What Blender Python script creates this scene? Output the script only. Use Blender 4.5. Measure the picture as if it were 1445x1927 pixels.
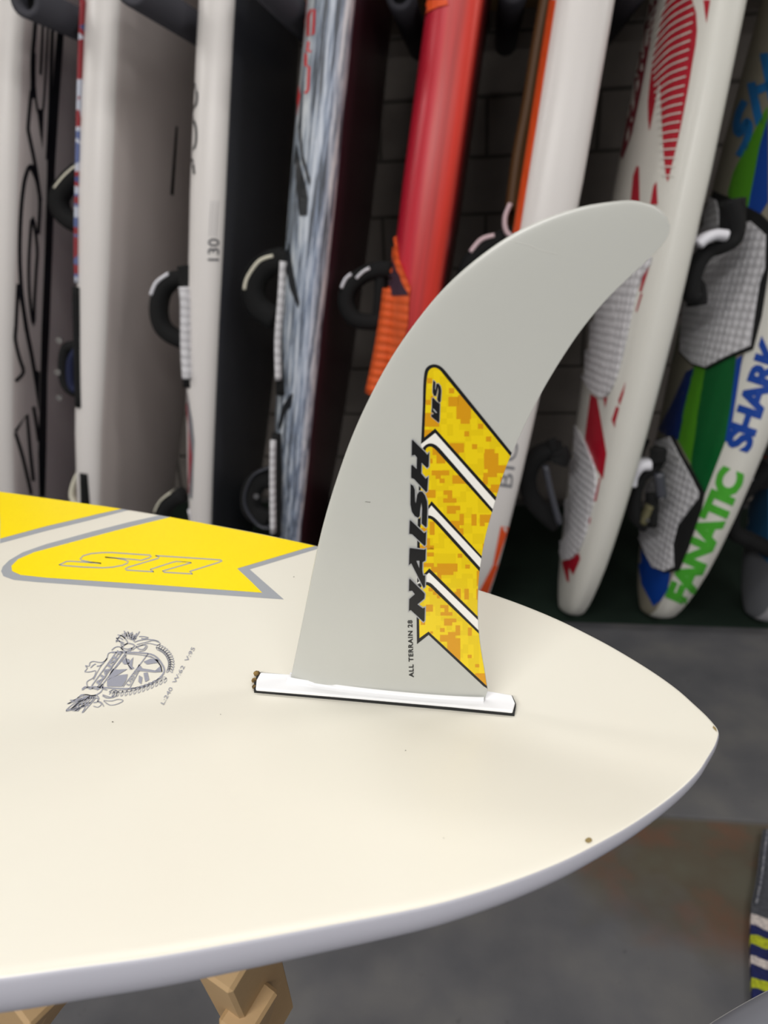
import bpy, bmesh, math, random
from mathutils import Vector, Matrix
from mathutils.geometry import tessellate_polygon
from mathutils.bvhtree import BVHTree
random.seed(7)
for o in list(bpy.data.objects): bpy.data.objects.remove(o)
S = bpy.context.scene
COL = S.collection
R = math.radians

# ------------------------------------------------------------------ camera
PW, PH, F = 1445.0, 1927.0, 1340.0
CAMLOC = Vector((0, 0, 1.2))
def basis(yaw, pitch, roll):
    cy, sy, cp, sp = math.cos(yaw), math.sin(yaw), math.cos(pitch), math.sin(pitch)
    f = Vector((sy*cp, cy*cp, -sp)); r = Vector((cy, -sy, 0)); u = r.cross(f)
    c, s = math.cos(roll), math.sin(roll)
    return c*r+s*u, -s*r+c*u, f
CR, CU, CF = basis(R(-8), R(22.51), R(-2.26))
cd = bpy.data.cameras.new('camera'); cam = bpy.data.objects.new('camera', cd); COL.objects.link(cam)
m = Matrix((CR, CU, -CF)).transposed().to_4x4(); m.translation = CAMLOC
cam.matrix_world = m
cd.sensor_fit = 'VERTICAL'; cd.sensor_height = 32.0; cd.sensor_width = 24.0
cd.lens = F/PH*32.0; cd.clip_start = .02
cd.dof.use_dof = True; cd.dof.focus_distance = .46; cd.dof.aperture_fstop = 6.2
S.camera = cam

# ------------------------------------------------------------------ light
S.view_settings.view_transform = 'Standard'
S.view_settings.look = 'None'
S.view_settings.exposure = 0.0
S.view_settings.gamma = 1.0
w = bpy.data.worlds.new('world'); S.world = w; w.use_nodes = True
w.node_tree.nodes['Background'].inputs[0].default_value = (.80, .84, .95, 1)
w.node_tree.nodes['Background'].inputs[1].default_value = .19
def area(name, loc, sx, sy, power, col=(1, .975, .94), rot=(0, 0, 0)):
    l = bpy.data.lights.new(name, 'AREA'); l.shape = 'RECTANGLE'; l.size = sx; l.size_y = sy
    l.energy = power; l.color = col
    o = bpy.data.objects.new(name, l); o.location = loc; o.rotation_euler = rot; COL.objects.link(o)
    return o
area('ceiling_tube_and_fill', (-.15, .80, 2.62), 1.5, .12, 15)
area('ceiling_tube_and_fill', (2.3, .80, 2.62), 1.5, .12, 22)
area('ceiling_tube_and_fill', (-2.6, .80, 2.62), 1.5, .12, 20)
area('ceiling_tube_and_fill', (1.1, -1.9, 2.62), 1.5, .12, 40)
area('ceiling_tube_and_fill', (-1.0, -1.8, 2.62), 1.5, .12, 98)  # added fill lamp from front-left, brightens the decks that face left

# ------------------------------------------------------------------ helpers
def ray(px):
    return (CF + CR*((px[0]-PW/2)/F) + CU*((PH/2-px[1])/F)).normalized()
def onplane(px, p0, n):
    d = ray(px); n = Vector(n); t = (Vector(p0)-CAMLOC).dot(n)/d.dot(n)
    return CAMLOC + d*t
def lin(c):
    return tuple((x/255/12.92 if x/255 <= .04045 else ((x/255+.055)/1.055)**2.4) for x in c)
def mat(name, rgb, rough=.5, noise=0, nscale=20, rgb2=None, bump=0, bscale=200, metal=0, coat=0, stretch=(1, 1, 1)):
    mt = bpy.data.materials.new(name); mt.use_nodes = True
    nt = mt.node_tree; b = nt.nodes['Principled BSDF']
    c = (*lin(rgb), 1); b.inputs['Base Color'].default_value = c
    b.inputs['Roughness'].default_value = rough; b.inputs['Metallic'].default_value = metal
    b.inputs['Coat Weight'].default_value = coat
    tc = nt.nodes.new('ShaderNodeTexCoord'); mp = nt.nodes.new('ShaderNodeMapping'); mp.inputs['Scale'].default_value = stretch
    nt.links.new(tc.outputs['Object'], mp.inputs['Vector'])
    if rgb2 is not None:
        n = nt.nodes.new('ShaderNodeTexNoise'); n.inputs['Scale'].default_value = nscale; n.inputs['Detail'].default_value = 5
        r = nt.nodes.new('ShaderNodeValToRGB'); r.color_ramp.elements[0].position = .5-noise; r.color_ramp.elements[1].position = .5+noise
        r.color_ramp.elements[0].color = c; r.color_ramp.elements[1].color = (*lin(rgb2), 1)
        nt.links.new(mp.outputs[0], n.inputs['Vector']); nt.links.new(n.outputs['Fac'], r.inputs[0]); nt.links.new(r.outputs[0], b.inputs['Base Color'])
    if bump:
        n = nt.nodes.new('ShaderNodeTexNoise'); n.inputs['Scale'].default_value = bscale; n.inputs['Detail'].default_value = 3
        bp = nt.nodes.new('ShaderNodeBump'); bp.inputs['Strength'].default_value = bump; bp.inputs['Distance'].default_value = .002
        nt.links.new(mp.outputs[0], n.inputs['Vector']); nt.links.new(n.outputs['Fac'], bp.inputs['Height']); nt.links.new(bp.outputs[0], b.inputs['Normal'])
    return mt
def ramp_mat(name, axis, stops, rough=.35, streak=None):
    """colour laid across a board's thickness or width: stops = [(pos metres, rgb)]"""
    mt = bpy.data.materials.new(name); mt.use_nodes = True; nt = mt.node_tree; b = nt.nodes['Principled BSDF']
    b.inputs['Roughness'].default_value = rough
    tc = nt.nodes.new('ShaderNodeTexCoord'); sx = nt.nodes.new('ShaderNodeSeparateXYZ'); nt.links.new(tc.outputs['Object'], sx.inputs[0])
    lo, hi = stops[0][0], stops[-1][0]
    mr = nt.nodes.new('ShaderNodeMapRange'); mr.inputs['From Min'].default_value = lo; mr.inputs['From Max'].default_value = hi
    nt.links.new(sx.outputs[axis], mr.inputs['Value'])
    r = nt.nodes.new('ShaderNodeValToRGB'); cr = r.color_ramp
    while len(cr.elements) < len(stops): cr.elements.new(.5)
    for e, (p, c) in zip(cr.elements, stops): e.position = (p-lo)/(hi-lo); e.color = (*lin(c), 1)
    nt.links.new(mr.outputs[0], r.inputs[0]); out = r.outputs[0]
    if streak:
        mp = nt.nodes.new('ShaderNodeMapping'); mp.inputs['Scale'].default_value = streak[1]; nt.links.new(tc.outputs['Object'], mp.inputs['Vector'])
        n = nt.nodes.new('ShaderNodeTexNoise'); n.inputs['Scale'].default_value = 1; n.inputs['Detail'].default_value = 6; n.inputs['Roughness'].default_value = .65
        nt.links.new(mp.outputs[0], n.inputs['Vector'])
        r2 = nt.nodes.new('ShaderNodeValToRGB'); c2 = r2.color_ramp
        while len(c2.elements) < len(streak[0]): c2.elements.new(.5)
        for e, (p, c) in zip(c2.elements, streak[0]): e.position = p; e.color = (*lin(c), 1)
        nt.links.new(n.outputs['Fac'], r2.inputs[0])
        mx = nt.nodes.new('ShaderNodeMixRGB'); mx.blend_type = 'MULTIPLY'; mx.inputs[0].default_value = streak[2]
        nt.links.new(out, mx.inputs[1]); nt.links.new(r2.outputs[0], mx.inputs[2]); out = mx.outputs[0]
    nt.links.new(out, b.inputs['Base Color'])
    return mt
def tag(o, label=None, cat=None, group=None, kind=None):
    for k, v in (('label', label), ('category', cat), ('group', group), ('kind', kind)):
        if v: o[k] = v
    return o
def link(name, me, mats=(), parent=None, mw=None, smooth=False):
    o = bpy.data.objects.new(name, me); COL.objects.link(o)
    for x in (mats if isinstance(mats, (list, tuple)) else [mats]): me.materials.append(x)
    if smooth:
        for p in me.polygons: p.use_smooth = True
    if parent is not None:
        o.parent = parent
        o.matrix_parent_inverse = Matrix.Identity(4)
    if mw is not None: o.matrix_world = mw
    return o
WM = {}          # world matrix of every object that gets children (depsgraph-free)
def child_link(name, verts, faces, mats, parent, smooth=False, idx=None, weld=False):
    """verts in WORLD space; stored in the parent's space"""
    inv = WM[parent.name].inverted()
    me = bpy.data.meshes.new(name)
    me.from_pydata([inv @ Vector(v) for v in verts], [], faces)
    o = link(name, me, mats, parent, None, smooth)
    if idx: 
        for p, i in zip(me.polygons, idx): p.material_index = i
    me.update(); WM[o.name] = WM[parent.name].copy()
    return o
def box_mesh(name, x0, x1, y0, y1, z0, z1, bev=0):
    bm = bmesh.new(); bmesh.ops.create_cube(bm, size=1)
    for v in bm.verts: v.co = Vector(((x0+x1)/2+v.co.x*(x1-x0), (y0+y1)/2+v.co.y*(y1-y0), (z0+z1)/2+v.co.z*(z1-z0)))
    if bev: bmesh.ops.bevel(bm, geom=bm.edges[:], offset=bev, segments=1, affect='EDGES')
    me = bpy.data.meshes.new(name); bm.to_mesh(me); bm.free(); return me
def bvh_of(o):
    mw = WM[o.name]
    return BVHTree.FromPolygons([mw @ v.co for v in o.data.vertices], [tuple(p.vertices) for p in o.data.polygons])
def smooth_loop(pts, closed=True, n=6):
    """Catmull-Rom through pixel points"""
    out = []; N = len(pts); rng = range(N) if closed else range(N-1)
    for i in rng:
        p0, p1, p2, p3 = (pts[(i-1) % N] if closed or i > 0 else pts[i]), pts[i], pts[(i+1) % N], (pts[(i+2) % N] if closed or i+2 < N else pts[i+1])
        for k in range(n):
            t = k/n
            out.append(tuple(.5*((2*p1[a])+(-p0[a]+p2[a])*t+(2*p0[a]-5*p1[a]+4*p2[a]-p3[a])*t*t+(-p0[a]+3*p1[a]-3*p2[a]+p3[a])*t**3) for a in (0, 1)))
    if not closed: out.append(tuple(pts[-1]))
    return out
def area2(p): return sum(p[i][0]*p[(i+1) % len(p)][1]-p[(i+1) % len(p)][0]*p[i][1] for i in range(len(p)))
def offset_poly(p, d):
    if area2(p) < 0: p = p[::-1]
    out = []; n = len(p)
    for i in range(n):
        a, b, c = Vector(p[i-1]), Vector(p[i]), Vector(p[(i+1) % n])
        e1 = (b-a); e2 = (c-b)
        if e1.length < 1e-6 or e2.length < 1e-6: continue
        e1.normalize(); e2.normalize()
        n1 = Vector((e1.y, -e1.x)); n2 = Vector((e2.y, -e2.x)); k = 1+n1.dot(n2)
        v = (n1+n2)/max(k, .45)
        if v.length > 1.7: v = v.normalized()*1.7
        out.append((b.x+v.x*d, b.y+v.y*d))
    return out
def stroke_quads(pts, wd, closed=False):
    polys = []; P = [Vector(p) for p in pts]
    if closed: P.append(P[0])
    L = []; n = len(P)
    for i in range(n):
        a = P[max(i-1, 0)]; c = P[min(i+1, n-1)]
        if closed and i in (0, n-1): a, c = P[-2], P[1]
        t = (c-a); t = t.normalized() if t.length > 1e-6 else Vector((1, 0))
        L.append(Vector((-t.y, t.x))*wd/2)
    for i in range(n-1):
        q = [P[i]+L[i], P[i+1]+L[i+1], P[i+1]-L[i+1], P[i]-L[i]]
        polys.append([tuple(v) for v in q])
    return polys
def flat_mesh(polys, step):
    """polys: list of loops, or (outer, [holes]) -> bmesh in pixel space cut on a grid"""
    bm = bmesh.new()
    for p in polys:
        loops = [p[0]]+list(p[1]) if isinstance(p, tuple) and isinstance(p[0], list) else [p]
        vl = [[Vector((a, b, 0)) for a, b in l] for l in loops]
        flat = [v for l in vl for v in l]
        vs = [bm.verts.new(v) for v in flat]
        for t in tessellate_polygon(vl):
            try: bm.faces.new([vs[i] for i in t])
            except ValueError: pass
    if step and bm.verts:
        xs = [v.co.x for v in bm.verts]; ys = [v.co.y for v in bm.verts]
        for ax, lo, hi in ((0, min(xs), max(xs)), (1, min(ys), max(ys))):
            c = lo+step
            while c < hi:
                co = Vector((c, 0, 0)) if ax == 0 else Vector((0, c, 0)); no = Vector((1, 0, 0)) if ax == 0 else Vector((0, 1, 0))
                bmesh.ops.bisect_plane(bm, geom=bm.verts[:]+bm.edges[:]+bm.faces[:], plane_co=co, plane_no=no); c += step
    return bm
def project(bm, bvh, off, snap=True, hint=2.0):
    out = []
    for v in bm.verts:
        d = ray((v.co.x, v.co.y)); h = bvh.ray_cast(CAMLOC, d)
        if h[0] is None:
            # walk along the ray to its nearest approach of the surface
            best = None
            for k in range(24):
                q = CAMLOC+d*(hint*(.85+.3*k/23)); g = bvh.find_nearest(q)
                if g[0] is not None and (best is None or g[3] < best[3]): best = g
            p, nn = best[0], best[1]
        else: p, nn = h[0], h[1]
        if nn.dot(p-CAMLOC) > 0 and h[0] is not None: nn = -nn
        out.append((p+nn*off, nn))
    return out
def decal(name, polys, target, off, mt, parent=None, step=25, thick=0, bvh=None, hint=2.0, label=None, proj=None):
    bm = flat_mesh(polys, step)
    bm.verts.ensure_lookup_table(); bm.verts.index_update()
    pr = proj(bm, off) if proj else project(bm, bvh or bvh_of(target), off, hint=hint)
    faces = [tuple(v.index for v in f.verts) for f in bm.faces]
    verts = [p for p, n in pr]
    if thick:
        n0 = len(verts); verts = verts + [p+n*thick for p, n in pr]
        bd = [(e.verts[0].index, e.verts[1].index) for e in bm.edges if len(e.link_faces) == 1]
        faces = [tuple(i+n0 for i in f) for f in faces] + [(a, b, b+n0, a+n0) for a, b in bd]
    bm.free()
    o = child_link(name, verts, faces, mt, parent or target)
    if label: o['label'] = label
    return o
def text_polys(s, origin, right, up, shear=0, bold=0.0, space=1.0):
    """font outline laid in pixel space: right/up are pixel vectors of one em"""
    c = bpy.data.curves.new('t', 'FONT'); c.body = s; c.offset = bold; c.shear = shear; c.space_character = space; c.resolution_u = 3
    o = bpy.data.objects.new('t', c); COL.objects.link(o)
    dg = bpy.context.evaluated_depsgraph_get(); me = bpy.data.meshes.new_from_object(o.evaluated_get(dg))
    polys = []
    for p in me.polygons:
        polys.append([(origin[0]+right[0]*me.vertices[i].co.x+up[0]*me.vertices[i].co.y, origin[1]+right[1]*me.vertices[i].co.x+up[1]*me.vertices[i].co.y) for i in p.vertices])
    wdt = max(v.co.x for v in me.vertices)
    bpy.data.objects.remove(o); bpy.data.curves.remove(c); bpy.data.meshes.remove(me)
    return polys, wdt
def text_fit(s, p0, p1, height, shear=0, bold=0.0, space=1.0, side=1):
    """text whose baseline runs p0 -> p1 in pixels, capital height in pixels"""
    _, wd = text_polys(s, (0, 0), (1, 0), (0, 1), shear, bold, space)
    d = Vector(p1)-Vector(p0); r = d/wd; n = Vector((d.y, -d.x)).normalized()*side*height/.69
    return text_polys(s, p0, tuple(r), tuple(n), shear, bold, space)[0]
def sweep(name, pts, half_w, half_t, wdir, mt, parent, rings=5, smooth=True, taper=None):
    """ribbon/pad swept along world points; wdir = width direction"""
    P = []; 
    n = len(pts)
    for i in range(n-1):
        p0, p1, p2, p3 = pts[max(i-1, 0)], pts[i], pts[i+1], pts[min(i+2, n-1)]
        for k in range(rings):
            t = k/rings; P.append(.5*((2*p1)+(p2-p0)*t+(2*p0-5*p1+4*p2-p3)*t*t+(-p0+3*p1-3*p2+p3)*t**3))
    P.append(pts[-1]); V = []; Fc = []; M = 8; n = len(P)
    for i, p in enumerate(P):
        t = (P[min(i+1, n-1)]-P[max(i-1, 0)]).normalized(); wv = (wdir-t*wdir.dot(t)).normalized(); nn = t.cross(wv)
        k = 1 if taper is None else taper(i/(n-1))
        for j in range(M):
            a = 2*math.pi*(j+.5)/M; ca, sa = math.cos(a), math.sin(a)
            ca = math.copysign(abs(ca)**.6, ca); sa = math.copysign(abs(sa)**.8, sa)
            V.append(p+wv*half_w*ca*k+nn*half_t*sa*k)
    for i in range(n-1):
        for j in range(M): Fc.append((i*M+j, i*M+(j+1) % M, (i+1)*M+(j+1) % M, (i+1)*M+j))
    Fc.append(tuple(range(M))[::-1]); Fc.append(tuple((n-1)*M+j for j in range(M)))
    return child_link(name, V, Fc, mt, parent, smooth)
def bar(name, a, b, wv, hw, ht, mt, parent):
    """timber from a to b, rectangular section"""
    a, b, wv = Vector(a), Vector(b), Vector(wv); t = (b-a).normalized(); wv = (wv-t*wv.dot(t)).normalized(); nn = t.cross(wv)
    V = [p+wv*sx*hw+nn*sy*ht for p in (a, b) for sx, sy in ((-1, -1), (1, -1), (1, 1), (-1, 1))]
    Fc = [(3, 2, 1, 0), (4, 5, 6, 7), (0, 1, 5, 4), (1, 2, 6, 5), (2, 3, 7, 6), (3, 0, 4, 7)]
    o = child_link(name, V, Fc, mt, parent)
    md = o.modifiers.new('bevel', 'BEVEL'); md.width = .002; md.segments = 1
    return o
def cyl(name, a, b, r, mt, parent, n=20, inner=0, smooth=True):
    a, b = Vector(a), Vector(b); t = (b-a).normalized(); x = t.orthogonal().normalized(); y = t.cross(x); V = []; Fc = []
    rr = [(a, r), (b, r)] + ([(b, inner), (b-t*min(.06, (b-a).length*.5), inner)] if inner else [])
    for c, q in rr:
        for k in range(n): an = 2*math.pi*k/n; V.append(c+(x*math.cos(an)+y*math.sin(an))*q)
    for i in range(len(rr)-1):
        for k in range(n): Fc.append((i*n+k, i*n+(k+1) % n, (i+1)*n+(k+1) % n, (i+1)*n+k))
    Fc.append(tuple(range(n))[::-1]); Fc.append(tuple((len(rr)-1)*n+k for k in range(n)))
    o = child_link(name, V, Fc, mt, parent)
    for p in o.data.polygons: p.use_smooth = len(p.vertices) == 4
    return o
def empty(name, loc=(0, 0, 0)):
    o = bpy.data.objects.new(name, None); COL.objects.link(o); o.location = loc; o.empty_display_size = .1
    WM[o.name] = Matrix.Translation(loc); return o
def top_mesh(name, me, mats, mw=None, smooth=False):
    o = link(name, me, mats, None, mw, smooth); WM[o.name] = (mw or Matrix.Identity(4)).copy(); return o

# ------------------------------------------------------------------ structure
def concrete():
    mt = bpy.data.materials.new('concrete'); mt.use_nodes = True; nt = mt.node_tree; b = nt.nodes['Principled BSDF']
    b.inputs['Roughness'].default_value = .75
    tc = nt.nodes.new('ShaderNodeTexCoord')
    def noise(sc, det=6):
        n = nt.nodes.new('ShaderNodeTexNoise'); n.inputs['Scale'].default_value = sc; n.inputs['Detail'].default_value = det
        nt.links.new(tc.outputs['Object'], n.inputs['Vector']); return n.outputs['Fac']
    def ramp(src, stops):
        r = nt.nodes.new('ShaderNodeValToRGB'); cr = r.color_ramp
        while len(cr.elements) < len(stops): cr.elements.new(.5)
        for e, (p, c) in zip(cr.elements, stops): e.position = p; e.color = (*lin(c), 1) if len(c) == 3 else c
        nt.links.new(src, r.inputs[0]); return r.outputs[0]
    base = ramp(noise(5), [(.3, (72, 73, 78)), (.5, (86, 86, 89)), (.7, (100, 99, 98))])
    spots = ramp(noise(42, 2), [(.0, (1, 1, 1, 1)), (.70, (1, 1, 1, 1)), (.76, (.55, .55, .55, 1))])
    mx = nt.nodes.new('ShaderNodeMixRGB'); mx.blend_type = 'MULTIPLY'; mx.inputs[0].default_value = .6
    nt.links.new(base, mx.inputs[1]); nt.links.new(spots, mx.inputs[2])
    # rust and damp stain on the near side of the joint
    sx = nt.nodes.new('ShaderNodeSeparateXYZ'); nt.links.new(tc.outputs['Object'], sx.inputs[0])
    def math_(op, a, bb):
        n = nt.nodes.new('ShaderNodeMath'); n.operation = op; n.use_clamp = False
        for i, v in ((0, a), (1, bb)):
            if isinstance(v, (int, float)): n.inputs[i].default_value = v
            else: nt.links.new(v, n.inputs[i])
        return n.outputs[0]
    dx = math_('DIVIDE', math_('SUBTRACT', sx.outputs[0], .52), .34); dy = math_('DIVIDE', math_('SUBTRACT', sx.outputs[1], 1.10), .24)
    rr = math_('ADD', math_('MULTIPLY', dx, dx), math_('MULTIPLY', dy, dy))
    rr = math_('ADD', rr, math_('MULTIPLY', math_('SUBTRACT', noise(7), .5), 1.5))
    msk = nt.nodes.new('ShaderNodeMapRange'); msk.inputs['From Min'].default_value = 1.15; msk.inputs['From Max'].default_value = .3
    nt.links.new(rr, msk.inputs['Value'])
    near = nt.nodes.new('ShaderNodeMapRange'); near.inputs['From Min'].default_value = 1.215; near.inputs['From Max'].default_value = 1.20
    nt.links.new(sx.outputs[1], near.inputs['Value'])
    fac = math_('MULTIPLY', msk.outputs[0], near.outputs[0])
    st = ramp(noise(8), [(.35, (80, 76, 60)), (.5, (76, 66, 48)), (.62, (92, 62, 40))])
    m2 = nt.nodes.new('ShaderNodeMixRGB'); nt.links.new(math_('MULTIPLY', fac, .85), m2.inputs[0]); nt.links.new(mx.outputs[0], m2.inputs[1]); nt.links.new(st, m2.inputs[2])
    nt.links.new(m2.outputs[0], b.inputs['Base Color'])
    bp = nt.nodes.new('ShaderNodeBump'); bp.inputs['Strength'].default_value = .25; bp.inputs['Distance'].default_value = .003
    nt.links.new(noise(60), bp.inputs['Height']); nt.links.new(bp.outputs[0], b.inputs['Normal'])
    return mt
M_conc = concrete()
# two slabs meeting at a shallow joint
fl = top_mesh('floor', box_mesh('floor', -3.2, 3.2, -3.2, 3.2, -.12, -.02), M_conc)
tag(fl, kind='structure')
for y0, y1 in ((-3.2, 1.2145), (1.2158, 3.2)):
    o = link('slab', box_mesh('slab', -3.2, 3.2, y0, y1, -.03, 0, .002), M_conc, fl); WM[o.name] = Matrix.Identity(4)
M_ceil = mat('ceiling_paint', (215, 213, 208), .9)
tag(top_mesh('ceiling', box_mesh('ceiling', -3.2, 3.2, -3.2, 3.2, 2.72, 2.8), M_ceil), kind='structure')
for sd, x0, x1 in (('left', -3.35, -3.2), ('right', 3.2, 3.35)):
    tag(top_mesh('wall_'+sd, box_mesh('wall_'+sd, x0, x1, -3.2, 3.15, -.02, 2.72), mat('wall_paint', (168, 164, 158), .85)), kind='structure')
M_mort = mat('mortar', (88, 84, 80), .9, bump=.3)
M_block = mat('painted_block', (140, 133, 128), .8, .25, 6, (122, 116, 112), bump=.35, bscale=90)
wall = top_mesh('wall_back', box_mesh('wall_back', -3.2, 3.2, 3.008, 3.15, 0, 2.72), M_mort); tag(wall, kind='structure')
bme = box_mesh('block', -.195, .195, 0, .02, .002, .1895, .004); bme.materials.append(M_block)
PZ = .1975
row = 0; z = 1.392-7*PZ
while z < 2.7:
    h = min(PZ, 2.72-z)
    offx = .019 + (.2 if row % 2 == 0 else 0)
    k = -8
    while k < 8:
        x = offx+.2+.4*k; k += 1
        if x < -3.0 or x > 3.0 or z+PZ > 2.74: continue
        o = bpy.data.objects.new('brick', bme); COL.objects.link(o); o.parent = wall; o.location = (x, 3.0+random.uniform(-.001, .001), z+.004)
    z += PZ; row += 1
# green carpet under the row of boards
def carpet_mat():
    return mat('green_carpet', (8, 40, 24), .95, .3, 300, (4, 22, 13), bump=.8, bscale=500)
bmc = box_mesh('green_carpet', -2.6, 2.6, 1.99, 2.95, 0.0005, .006, .002)
tag(top_mesh('green_carpet', bmc, carpet_mat()), 'dark green needle felt carpet strip under the standing boards along the block wall', 'carpet')

# ------------------------------------------------------------------ rack over the boards
M_wood = mat('pale_timber', (186, 158, 118), .6, .3, 3, (160, 128, 88), bump=.15, bscale=120, stretch=(1, 1, 1))
M_foam = mat('black_foam', (58, 58, 66), .8, bump=.2, bscale=300)
M_foam_in = mat('foam_hole', (14, 14, 16), .9)
rack = empty('storage_rack', (0, 2.8, 1.85)); tag(rack, 'timber beam rack with dark foam padded arms fixed to the block wall above the boards', 'rack')
me = box_mesh('beam', -2.6, 2.6, 2.70, 2.998, 1.85, 1.95, .003); o = link('beam', me, M_wood, rack); o.location = (0, -2.8, -1.85); WM[o.name] = Matrix.Identity(4)
PEGS = [(-.997, 1.765, 1.669), (-.722, 1.70, 1.658), (-.448, 1.70, 1.657), (-.205, 2.1, 1.704), (.072, 2.1, 1.70), (.372, 2.1, 1.70)]
for x, y, z in PEGS:
    c = cyl('foam_arm', (x, 2.72, z), (x, y, z), .036, M_foam, rack, 24, .020)
    cyl('arm_core', (x, 2.7, z), (x, y+.04, z), .0198, M_foam_in, c, 16)

# ------------------------------------------------------------------ main board, bottom up
PHI = R(-5.5)
ca, sa = math.cos(PHI), math.sin(PHI)
def l2w_rot(v): return Vector((ca*v[0]-sa*v[1], sa*v[0]+ca*v[1], v[2]))
CL = Vector((.1709, -.3457, .2673))
BT = CAMLOC - l2w_rot(CL)
BMW = Matrix.Translation(BT) @ Matrix.Rotation(PHI, 4, 'Z')
M_cream = mat('aged_cream_gelcoat', (227, 225, 214), .34, .30, 3.2, (222, 217, 204), bump=.03, bscale=40)
M_rail = mat('grey_rail', (170, 170, 180), .38, bump=.02, bscale=60)
OUT = [(.2715, 0), (.2708, .004), (.2675, .0125), (.262, .0230), (.2565, .0330), (.249, .0437), (.240, .0546), (.230, .0655), (.220, .0756), (.209, .0856), (.19, .1014), (.171, .1147), (.152, .1262), (.129, .1380), (.09, .1545), (.06, .1670),
       (.03, .1790), (0, .1895), (-.03, .2000), (-.075, .2135), (-.119, .2250), (-.196, .2435), (-.253, .2555), (-.354, .2725), (-.423, .2840), (-.55, .2960), (-.75, .3090), (-1.0, .3120), (-1.3, .3050), (-1.6, .2720), (-1.85, .2070), (-2.02, .1260), (-2.10, .0600), (-2.128, 0)]
def build_main():
    far = [Vector((x, y)) for x, y in OUT]; loop = far + [Vector((x, -y)) for x, y in OUT[-2:0:-1]]
    # refine
    rl = smooth_loop([tuple(v) for v in loop], True, 4); N = len(rl); rl = [Vector(p) for p in rl]
    V = []; Fc = []; idx = []
    nrm = []
    for i in range(N):
        t = (rl[(i+1) % N]-rl[i-1]).normalized(); nrm.append(Vector((t.y, -t.x)))
    for i in range(N):
        if nrm[i].dot(rl[i]-Vector((-.9, 0))) < 0: nrm[i] = -nrm[i]
    def kx(x): 
        s = max(0, min(1, (.2715-x)/.75)); return .13+.87*s**.75
    fr = [0.0, .25, .5, .75, .92, 1.0]
    rings = []
    for f in fr: rings.append([(p.x-n.x*.005, (p.y-n.y*.005)*f, 0.0) for p, n in zip(rl, nrm)])
    rings.append([(p.x-n.x*.0012, p.y-n.y*.0012, -.0001) for p, n in zip(rl, nrm)])
    prof = [(.0002, -.001), (.0022, -.005), (.0040, -.011), (.0048, -.018), (.0040, -.026), (.0005, -.036), (-.008, -.048), (-.03, -.062), (-.08, -.075)]
    for d, z in prof:
        rings.append([(p.x+n.x*d*kx(p.x), p.y+n.y*d*kx(p.x), z*kx(p.x)) for p, n in zip(rl, nrm)])
    last = rings[-1]
    rings.append([(x, y*.5, z-.012) for x, y, z in last]); rings.append([(x, 0, z-.018) for x, y, z in last])
    for r in rings: V += r
    for j in range(len(rings)-1):
        for i in range(N):
            Fc.append((j*N+i, j*N+(i+1) % N, (j+1)*N+(i+1) % N, (j+1)*N+i)); idx.append(0 if j < 7 else 1)
    me = bpy.data.meshes.new('windsurf_board'); me.from_pydata(V, [], Fc)
    for p, i in zip(me.polygons, idx): p.material_index = i; p.use_smooth = True
    bm = bmesh.new(); bm.from_mesh(me); bmesh.ops.remove_doubles(bm, verts=bm.verts[:], dist=2e-5); bmesh.ops.recalc_face_normals(bm, faces=bm.faces[:]); bm.to_mesh(me); bm.free()
    o = top_mesh('windsurf_board', me, [M_cream, M_rail], BMW)
    return o
board = build_main()
tag(board, 'cream windsurf board lying bottom up with a tall grey fin and yellow stripes', 'windsurf board')
def hw_main(x):
    for (a, y0), (b, y1) in zip(OUT, OUT[1:]):
        if b <= x <= a: return y0+(y1-y0)*(x-a)/(b-a)
    return 0
def board_top(bm, off):
    inv = BMW.inverted(); out = []; n = BMW.to_3x3() @ Vector((0, 0, 1))
    for v in bm.verts:
        p = inv @ onplane((v.co.x, v.co.y), bw0, n); h = max(0, hw_main(p.x)-.0014)
        p.y = max(-h, min(h, p.y)); p.z = off; out.append((BMW @ p, n))
    return out
bw0 = BMW @ Vector((0, 0, 0))
M_yel = mat('yellow_print', (250, 222, 10), .35)
M_greyp = mat('grey_print', (158, 162, 168), .38)
M_wht = mat('white_print', (240, 238, 232), .35)
M_blk = mat('black_print', (14, 14, 16), .35)
def zz(pts, ox, oy, s): return [(ox+a/s, oy+b/s) for a, b in pts]
Z1 = lambda p: zz(p, 0, 900, 2.3306)
bd = lambda n, polys, off, mt, **k: decal(n, polys, board, off, mt, proj=board_top, **k)
bd('stripe_edging', [Z1([(0, 52), (200, 80), (400, 112), (540, 130), (578, 136), (400, 183), (200, 232), (0, 286)])], .00012, M_greyp, step=60)
bd('yellow_stripe', [Z1([(0, 52), (200, 80), (400, 112), (540, 130), (400, 165), (200, 212), (0, 266)])], .00024, M_yel, step=60)
g_out = [(710, 158), (560, 194), (400, 235), (200, 290), (100, 325), (40, 360), (12, 388), (5, 408), (15, 430), (60, 446), (150, 455), (500, 480), (900, 508), (1245, 532), (1170, 466), (1095, 400), (1400, 308), (1386, 294), (1100, 236), (900, 198), (760, 166)]
g_in = [(755, 168), (500, 232), (300, 285), (150, 325), (80, 355), (50, 385), (53, 408), (90, 425), (200, 437), (700, 470), (1150, 503), (1095, 448), (1040, 397), (1384, 295), (1100, 238), (900, 200)]
bd('stripe_edging', [Z1(g_out)], .00012, M_greyp, step=60)
bd('yellow_stripe', [Z1(g_in)], .00024, M_yel, step=60)
ZU = lambda p: zz(p, 90, 1020, 3.705)
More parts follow.
